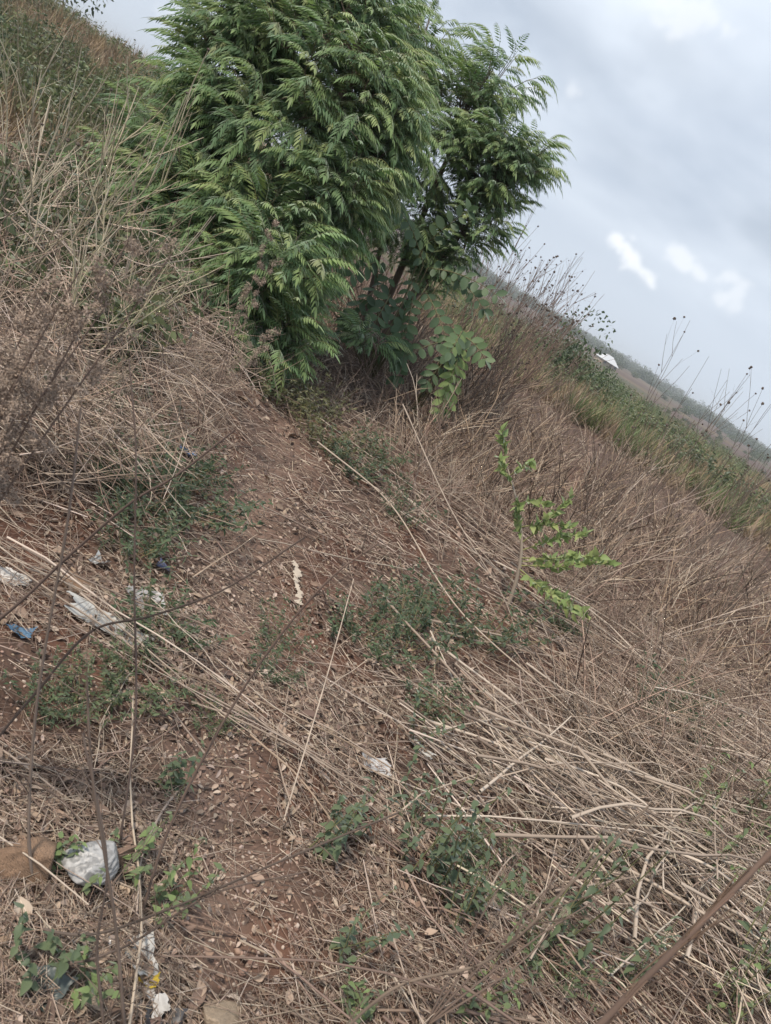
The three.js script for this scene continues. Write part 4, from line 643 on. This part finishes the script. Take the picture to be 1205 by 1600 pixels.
for (const [name, cat, x, z, w, d, h, c, tr, turn, label] of [
  ['plastic_sheet', 'plastic', -0.54, -2.2, 0.34, 0.1, 0.02, [0.40, 0.40, 0.38], 0, 0.1, 'grey plastic sheet lying beneath the straw bundle'],
  ['clear_bag', 'plastic', -0.54, -2.46, 0.16, 0.15, 0.05, [0.62, 0.62, 0.62], 0.5, 0.6, 'crumpled clear plastic bag caught on the straw bundle'],
  ['plastic_scrap', 'plastic', 0.43, -2.37, 0.12, 0.1, 0.03, [0.52, 0.52, 0.52], 0.25, 0.4, 'square of whitish plastic on the straw above the nettle-like weeds'],
  ['plastic_scrap', 'plastic', 0.58, -2.63, 0.12, 0.06, 0.03, [0.53, 0.52, 0.49], 0.15, -0.3, 'smaller folded whitish plastic scrap above the square one'],
  ['blue_wrapper', 'wrapper', -1.02, -3.8, 0.10, 0.06, 0.03, [0.09, 0.15, 0.28], 0, 0.2, 'blue and white wrapper under the broad tree beside the dark herb clump'],
  ['blue_plastic', 'plastic', -0.71, -1.95, 0.075, 0.05, 0.025, [0.07, 0.14, 0.22], 0, 0.3, 'crumpled blue plastic on bare soil below the straw bundle'],
  ['white_plastic', 'plastic', -0.93, -2.2, 0.18, 0.08, 0.04, [0.40, 0.39, 0.37], 0, 0.2, 'white torn plastic under the end of the straw bundle'],
  ['indigo_scrap', 'plastic', -0.61, -2.74, 0.06, 0.05, 0.02, [0.07, 0.08, 0.15], 0, 0, 'small indigo plastic scrap beside the fine herbs'],
  ['paper_wrapper', 'wrapper', 0.07, -1.3, 0.07, 0.1, 0.035, [0.43, 0.42, 0.39], 0, 0.8, 'white wrapper with yellow patches under the leafy weed'],
  ['paper_wrapper', 'wrapper', 0.12, -1.22, 0.11, 0.09, 0.04, [0.45, 0.44, 0.42], 0, -0.4, 'larger white wrapper beside the black scrap'],
  ['yellow_scrap', 'wrapper', 0.105, -1.27, 0.045, 0.03, 0.03, [0.6, 0.44, 0.06], 0, 0.3, 'little yellow printed scrap between the two white wrappers'],
  ['white_chip', 'plastic', -0.01, -1.27, 0.03, 0.035, 0.012, [0.78, 0.77, 0.75], 0, 0.5, 'tiny white plastic chip by the tan cardboard'],
  ['black_scrap', 'plastic', 0.17, -1.22, 0.09, 0.07, 0.03, [0.03, 0.03, 0.035], 0, 0.2, 'black plastic scrap beside the tan stone'],
  ['cardboard_piece', 'cardboard', -0.03, -1.22, 0.1, 0.06, 0.03, [0.36, 0.27, 0.2], 0, 1.0, 'crumpled tan cardboard on the rubble'],
  ['teal_plastic', 'plastic', -0.06, -1.1, 0.09, 0.07, 0.03, [0.05, 0.065, 0.062], 0, 0.1, 'dark greenish plastic scrap among the small weeds'],
  ['grey_scrap', 'plastic', -0.78, -2.56, 0.07, 0.06, 0.03, [0.45, 0.47, 0.47], 0.1, 0.1, 'pale grey plastic scrap half under the fine herbs'],
  ['white_chip', 'plastic', -1.47, -4.1, 0.12, 0.05, 0.03, [0.66, 0.64, 0.6], 0, 0.1, 'white plastic shred under the pale branching weeds'],
]) { const m = solo(name, crumple(Math.round(x * 90 + z * 40 + 400), w, d, h, 34), film(c, tr, name === 'cardboard_piece' ? 0.95 : 0.45), label, cat, [x, H(x, z) + 0.012, z]); m.rotation.y = turn; }
{ const bagCuts = Array.from({ length: 26 }, () => [randDir(), R(0.7, 1.0)]); // knotted bag: a creased lump of film
  let g = new THREE.IcosahedronGeometry(1, 24); g.deleteAttribute('normal'); g.deleteAttribute('uv'); g = mergeVertices(g, 1e-4); const p = g.attributes.position, col = [];
  for (let i = 0; i < p.count; i++) { const v = V(p.getX(i), p.getY(i), p.getZ(i)); let f = 1.25; for (const [n, k] of bagCuts) { const e = v.dot(n) * f - k; if (e > 0) f -= e * 0.8; } f -= 0.1 * Math.abs(N(v.x * 4, v.y * 4, v.z * 4)); p.setXYZ(i, v.x * f * 0.06, v.y * f * 0.045, v.z * f * 0.055); const k = N(v.x * 3 + 4, v.y * 3, v.z * 3) > 0.12 ? 0.62 : 1; const c = k * (0.95 + 0.25 * N(v.x * 9, v.y * 9, v.z * 9)); col.push(c, c, c * 1.02); }
  g.setAttribute('color', new THREE.Float32BufferAttribute(col, 3)); g.computeVertexNormals();
  solo('plastic_bag', g, film([0.34, 0.34, 0.33], 0, 0.45), 'crumpled grey-white plastic bag stuffed full beside the big orange stone', 'plastic bag', [-0.13, H(-0.13, -1.4) + 0.04, -1.4]);
}
{ // long ragged pale strip
  const b = new GB(), n = 64; const line = new THREE.CatmullRomCurve3([V(-0.006, 0.012, -0.19), V(0.005, 0.016, -0.1), V(-0.004, 0.012, 0), V(0.006, 0.016, 0.1), V(0.0, 0.01, 0.19)]).getPoints(n); let last = null;
  for (let k = 0; k <= n; k++) { const w = 0.019 * (0.3 + 1.1 * Math.abs(N(k * 0.17, 2)) + 1.0 * Math.abs(N(k * 0.73, 6))), e = k === 0 || k === n ? 0.3 : 1, p = line[k]; const row = [-1, 0, 1].map(s => b.v(p.x + s * w * e * (1 + 0.9 * N(k * 0.61, s * 3.3)), p.y + (s ? 0 : 0.003) + 0.014 * N(k * 0.3, s * 1.7), p.z, [1, 1, 1])); if (last) for (const s of [0, 1]) b.i.push(last[s], row[s], last[s + 1], last[s + 1], row[s], row[s + 1]); last = row; }
  const m = solo('paper_strip', b.build(), film([0.42, 0.36, 0.29], 0, 0.85), 'long ragged cream strip lying on the litter in the middle of the slope', 'paper', [-0.17, H(-0.17, -3.3) + 0.02, -3.3]); m.rotation.y = 0.36;
}
{
  const dead = [0, 1, 2].map(k => new GB().leaf(V(0, 0, -0.5), V(0, 0, 1), V(1, 0, 0), 1, [0.62, 0.5, 0.75][k], WHITE, { fold: [0.9, -0.6, 0.5][k], droop: [-0.35, 0.3, -0.25][k], prof: OVATE, curve: 0.1 }).build());
  const dm = [[0.30, 0.215, 0.16], [0.25, 0.17, 0.125], [0.36, 0.27, 0.205]].map(c => std(0.85, { color: new THREE.Color().setRGB(...c) }));
  const spots = [[0.34, -1.5], [0.40, -1.42], [0.38, -1.34], [0.31, -1.44], [0.36, -1.28], [0.25, -1.38], [0.2, -1.34], [0.18, -1.42], [0.62, -1.9], [0.66, -1.86], [0.58, -1.95], [0.55, -1.8], [0.7, -1.78], [1.4, -2.89], [0.92, -2.72], [-0.2, -1.55], [-0.3, -1.6], [0.05, -1.55], [0.11, -1.36], [0.45, -1.5], [0.5, -1.7], [0.28, -1.55], [0.32, -1.66], [-0.15, -1.75], [0.78, -2.62]];
  for (const [x, z] of spots) { const s = R(0.025, 0.045), m = solo('dead_leaf', pick(dead), pick(dm), 'large curled tan dead leaf lying on the litter', 'dead leaf', [x + G() * 0.02, H(x, z) + 0.02, z], 'large dead leaves'); m.rotation.set(G() * 0.4, R(0, 6.28), G() * 0.5); m.scale.setScalar(s); }
}
console.log('rubbish');

// ---------------------------------------------------------------- middle distance and far away
rnd = mulberry(121);
function crownGeo(seed, n, size, wide = 1, tall = 0.8) { const save = rnd; rnd = mulberry(seed); const b = new GB(); const lobes = Array.from({ length: 7 }, () => [G() * 0.55 * wide, 0.55 * tall + G() * 0.4 * tall, G() * 0.55 * wide, R(0.3, 0.55)]);
  for (let k = 0; k < n; k++) { const [cx, cy, cz, r] = pick(lobes), d = randDir(), f = r * Math.pow(rnd(), 0.3), p = V(cx + d.x * f * wide, Math.max(0.03, cy + d.y * f * tall), cz + d.z * f * wide), dir = randDir(); dir.addScaledVector(d, 0.7); dir.y -= 0.2; dir.normalize(); const s = V().crossVectors(dir, randDir()).normalize(), c = R(0.65, 1.3); b.leaflet2(p, dir, s, size * R(0.7, 1.4), size * R(0.4, 0.7), [c, c, c * R(0.85, 1.05)], 0.15, 0.25); }
  rnd = save; return b.build(); }
const crowns = [crownGeo(1, 1300, 0.07), crownGeo(2, 1300, 0.07, 1.2, 0.7), crownGeo(3, 1100, 0.075, 0.9, 1)], farCrowns = [crownGeo(4, 420, 0.16), crownGeo(5, 420, 0.16, 1.2, 0.7), crownGeo(6, 420, 0.17, 0.9, 1)];
const trunkGeo = new GB().tube(curvePts(V(0, -0.1, 0), V(0.1, 1, 0), 0.65, 5, { wob: 0.1 }), q => mix(0.05, 0.02, q), 6, [0.12, 0.09, 0.07]).build();
const darkLeaf = [[0.05, 0.08, 0.032], [0.06, 0.095, 0.036], [0.08, 0.115, 0.045], [0.042, 0.07, 0.032]].map(lm);
function shrub(name, cat, label, group, x, z, s, lib, mats, lift = 0, tall = 1) { const t = thing(name, label, cat, [x, H(x, z) - 0.03, z], R(0, 6.28), group); t.scale.set(s, s * tall, s); const tr = part('trunk', trunkGeo, twigMat, t); tr.scale.set(1, lift ? 1 + lift : 1, 1); const c = part('crown', pick(lib), pick(mats), t); c.position.y = lift; return t; }
const greenMats = [[0.075, 0.12, 0.042], [0.09, 0.135, 0.05], [0.065, 0.105, 0.04]].map(lm);
for (const [x, z, s, ty] of [[2.0, -23, 1.5, 1.3], [3.1, -24, 1.25, 1.1], [3.9, -26, 1.1, 1], [4.6, -28, 0.8, 0.9], [1.7, -27, 1.1, 1.2]]) shrub('green_shrub', 'shrub', 'rounded green shrub rising from the grass behind the rusty thicket', 'shrubs behind the thicket', x, z, s, crowns, greenMats, 0, ty);
for (const [x, z, s] of [[8.6, -24, 0.95], [9.8, -25, 1.0], [10.8, -24, 0.9], [7.6, -23, 0.7], [12.2, -27, 1.1]]) shrub('green_shrub', 'shrub', 'low dark green shrub on the slope beyond the round-headed weeds', 'shrubs beyond the weeds', x, z, s, crowns, darkLeaf, 0, 0.8);
for (const [x, z, s] of [[-12, -21, 0.8], [-11, -22.5, 0.7], [-10, -23, 0.7], [-13.5, -20, 0.6], [-8.2, -16, 0.8], [-9, -14.5, 0.7], [-7.2, -12.5, 0.6]]) shrub('green_shrub', 'shrub', 'small green shrub on the grassy bank below the ridge tree', 'shrubs on the bank', x, z, s, crowns, greenMats, 0, 0.75);
shrub('ridge_tree', 'tree', 'round dark green tree standing alone on the crest of the bank', null, -17.4, -26.4, 2.0, crowns, darkLeaf.slice(0, 2), 0.25, 1);
// trees scattered over the far plain
for (let k = 0; k < 110; k++) { const r = k < 60 ? R(300, 720) : R(90, 320), a = rad(R(-7, 26)), x = r * Math.sin(a), z = -r * Math.cos(a), s = R(1.6, 3.2) * (r > 300 ? 1.35 : 0.6); if (Math.abs(r - 250) < 60 && Math.abs(a - rad(7.4)) < 0.035) continue; shrub('distant_tree', 'tree', 'small dark tree far off on the plain', 'trees on the far plain', x, z, s, farCrowns, darkLeaf, 0, R(0.7, 1.0)); }
{
  const l = [[], [], []];
  for (let k = 0; k < 1500; k++) { const r = R(480, 1500), a = rad(R(-10, 32)), x = r * Math.sin(a), z = -r * Math.cos(a), s = R(3.5, 8) * (r > 800 ? 1.6 : 1); l[k % 3].push([mat4(x, H(x, z) - 0.3, z, euler(0, R(0, 6.28), 0), s, s * R(0.6, 0.95), s), tint(pick([[0.05, 0.08, 0.035], [0.06, 0.09, 0.04], [0.075, 0.1, 0.05]]), 0.2)]); }
  const gfar = new THREE.Group(); gfar.name = 'far_woodland'; scene.add(gfar); tag(gfar, 'far dark belt of woodland along the horizon', 'woodland', null, 'stuff'); l.forEach((e, k) => instances('woodland', farCrowns[k], leafMat, e, gfar));
}
// the far house with its pale hipped roof
{
  const x = 31.5, z = -248, t = thing('far_house', 'lone low house with a pale metal hipped roof far off on the plain', 'house', [x, H(x, z), z], 0.5), w = 2.9, d = 2.2, h = 1.5, e = 0.35;
  const wall = new THREE.BoxGeometry(2 * w, h, 2 * d); wall.translate(0, h / 2 - 0.05, 0); part('wall', wall, new THREE.MeshStandardMaterial({ color: new THREE.Color().setRGB(0.32, 0.26, 0.2), roughness: 0.9 }), t);
  const W = w + e, D = d + e, top = h + 1.8, rl = 1.2, v = [[-W, h - 0.1, -D], [W, h - 0.1, -D], [W, h - 0.1, D], [-W, h - 0.1, D], [-rl, top, 0], [rl, top, 0]], b = new GB(); for (const p of v) b.v(...p, WHITE);
  b.i.push(3, 2, 5, 3, 5, 4, 1, 0, 4, 1, 4, 5, 2, 1, 5, 0, 3, 4, 0, 1, 2, 0, 2, 3); part('roof', b.build().toNonIndexed(), new THREE.MeshStandardMaterial({ vertexColors: true, color: new THREE.Color().setRGB(0.52, 0.54, 0.55), roughness: 0.45, side: THREE.DoubleSide }), t).geometry.computeVertexNormals();
  part('door', new THREE.BoxGeometry(0.9, 1.5, 0.08).translate(0.4, 0.75, d + 0.045), new THREE.MeshStandardMaterial({ color: new THREE.Color().setRGB(0.1, 0.07, 0.05), roughness: 0.8 }), t);
  for (const wx of [-2, 2.2]) part('window', new THREE.BoxGeometry(0.8, 0.7, 0.08).translate(wx, 1.0, d + 0.045), new THREE.MeshStandardMaterial({ color: new THREE.Color().setRGB(0.06, 0.065, 0.07), roughness: 0.3 }), t);
}
// ---------------------------------------------------------------- say which of the look-alikes is which, by what stands nearest
{
  const marks = [['the bright green sapling', 0.96, -4.74], ['the cream paper strip', -0.17, -3.3], ['the grey-white plastic bag', -0.13, -1.4], ['the tan stone', 0.29, -1.3], ['the square white plastic scrap', 0.43, -2.37], ['the blue wrapper', -1.02, -3.8], ['the crumpled clear bag', -0.54, -2.46], ['the crumpled blue plastic', -0.71, -1.95], ['the round-leaved bush', -0.3, -8.8], ['the broad feathery tree', -1.6, -6.3], ['the thick blurred stem', 0.63, -0.93], ['the middle of the stalk heap', 1.5, -2.8]];
  const looks = { 'fine green herbs': 'low fine-leaved herb', 'dark herb clumps': 'dense dark herb clump', 'sparse herb sprigs': 'sparse yellowish herb sprig', 'herb mounds under the tree': 'mossy yellow-green herb mound', 'light green weeds': 'fresh light green leafy weed', 'dark green weeds': 'dark green nettle-like weed', 'pale weeds before the broad tree': 'pale branching straw-coloured weed', 'round-headed weeds above the thicket': 'tall weed with dark round seed heads', 'thin dead weeds on the slope': 'thin dead weed with bent stems', 'bare stems of the thicket': 'tall bare leaning dry stems', 'reddish stems beside the slender tree': 'tall reddish stems with tiny seed heads', 'large dead leaves': 'large curled tan dead leaf', 'shrubs behind the thicket': 'rounded green shrub', 'shrubs beyond the weeds': 'low dark green shrub', 'shrubs on the bank': 'small green shrub on the bank' };
  const far = { 'shrubs behind the thicket': 1, 'shrubs beyond the weeds': 1, 'shrubs on the bank': 1, 'round-headed weeds above the thicket': 1, 'reddish stems beside the slender tree': 1, 'bare stems of the thicket': 1 };
  const ord = ['', 'second ', 'third ', 'fourth ', 'fifth ', 'sixth ', 'seventh ', 'eighth ', 'ninth ', 'tenth '], sets = {};
  for (const o of scene.children) { const g = o.userData.group; if (!looks[g]) continue; let best = null, bd = 1e9; for (const m of marks) { if (far[g] && m[0] !== 'the bright green sapling' && m[0] !== 'the round-leaved bush') continue; const d = Math.hypot(o.position.x - m[1], o.position.z - m[2]); if (d < bd) { bd = d; best = m[0]; } } (sets[g + '|' + best] ??= []).push([bd, o, looks[g], best]); }
  for (const l of Object.values(sets)) { l.sort((a, b) => a[0] - b[0]); l.forEach(([, o, look, mark], k) => { if (k < ord.length) o.userData.label = `${look}, ${ord[k]}nearest to ${mark}`; else o.userData.label = `${look} farther off from ${mark}`; }); }
}
let tris = 0; scene.traverse(o => { if (o.isMesh && !o.isInstancedMesh) tris += (o.geometry.index ? o.geometry.index.count : o.geometry.attributes.position.count) / 3; });
console.log('done', Math.round(tris));
renderer.render(scene, camera);
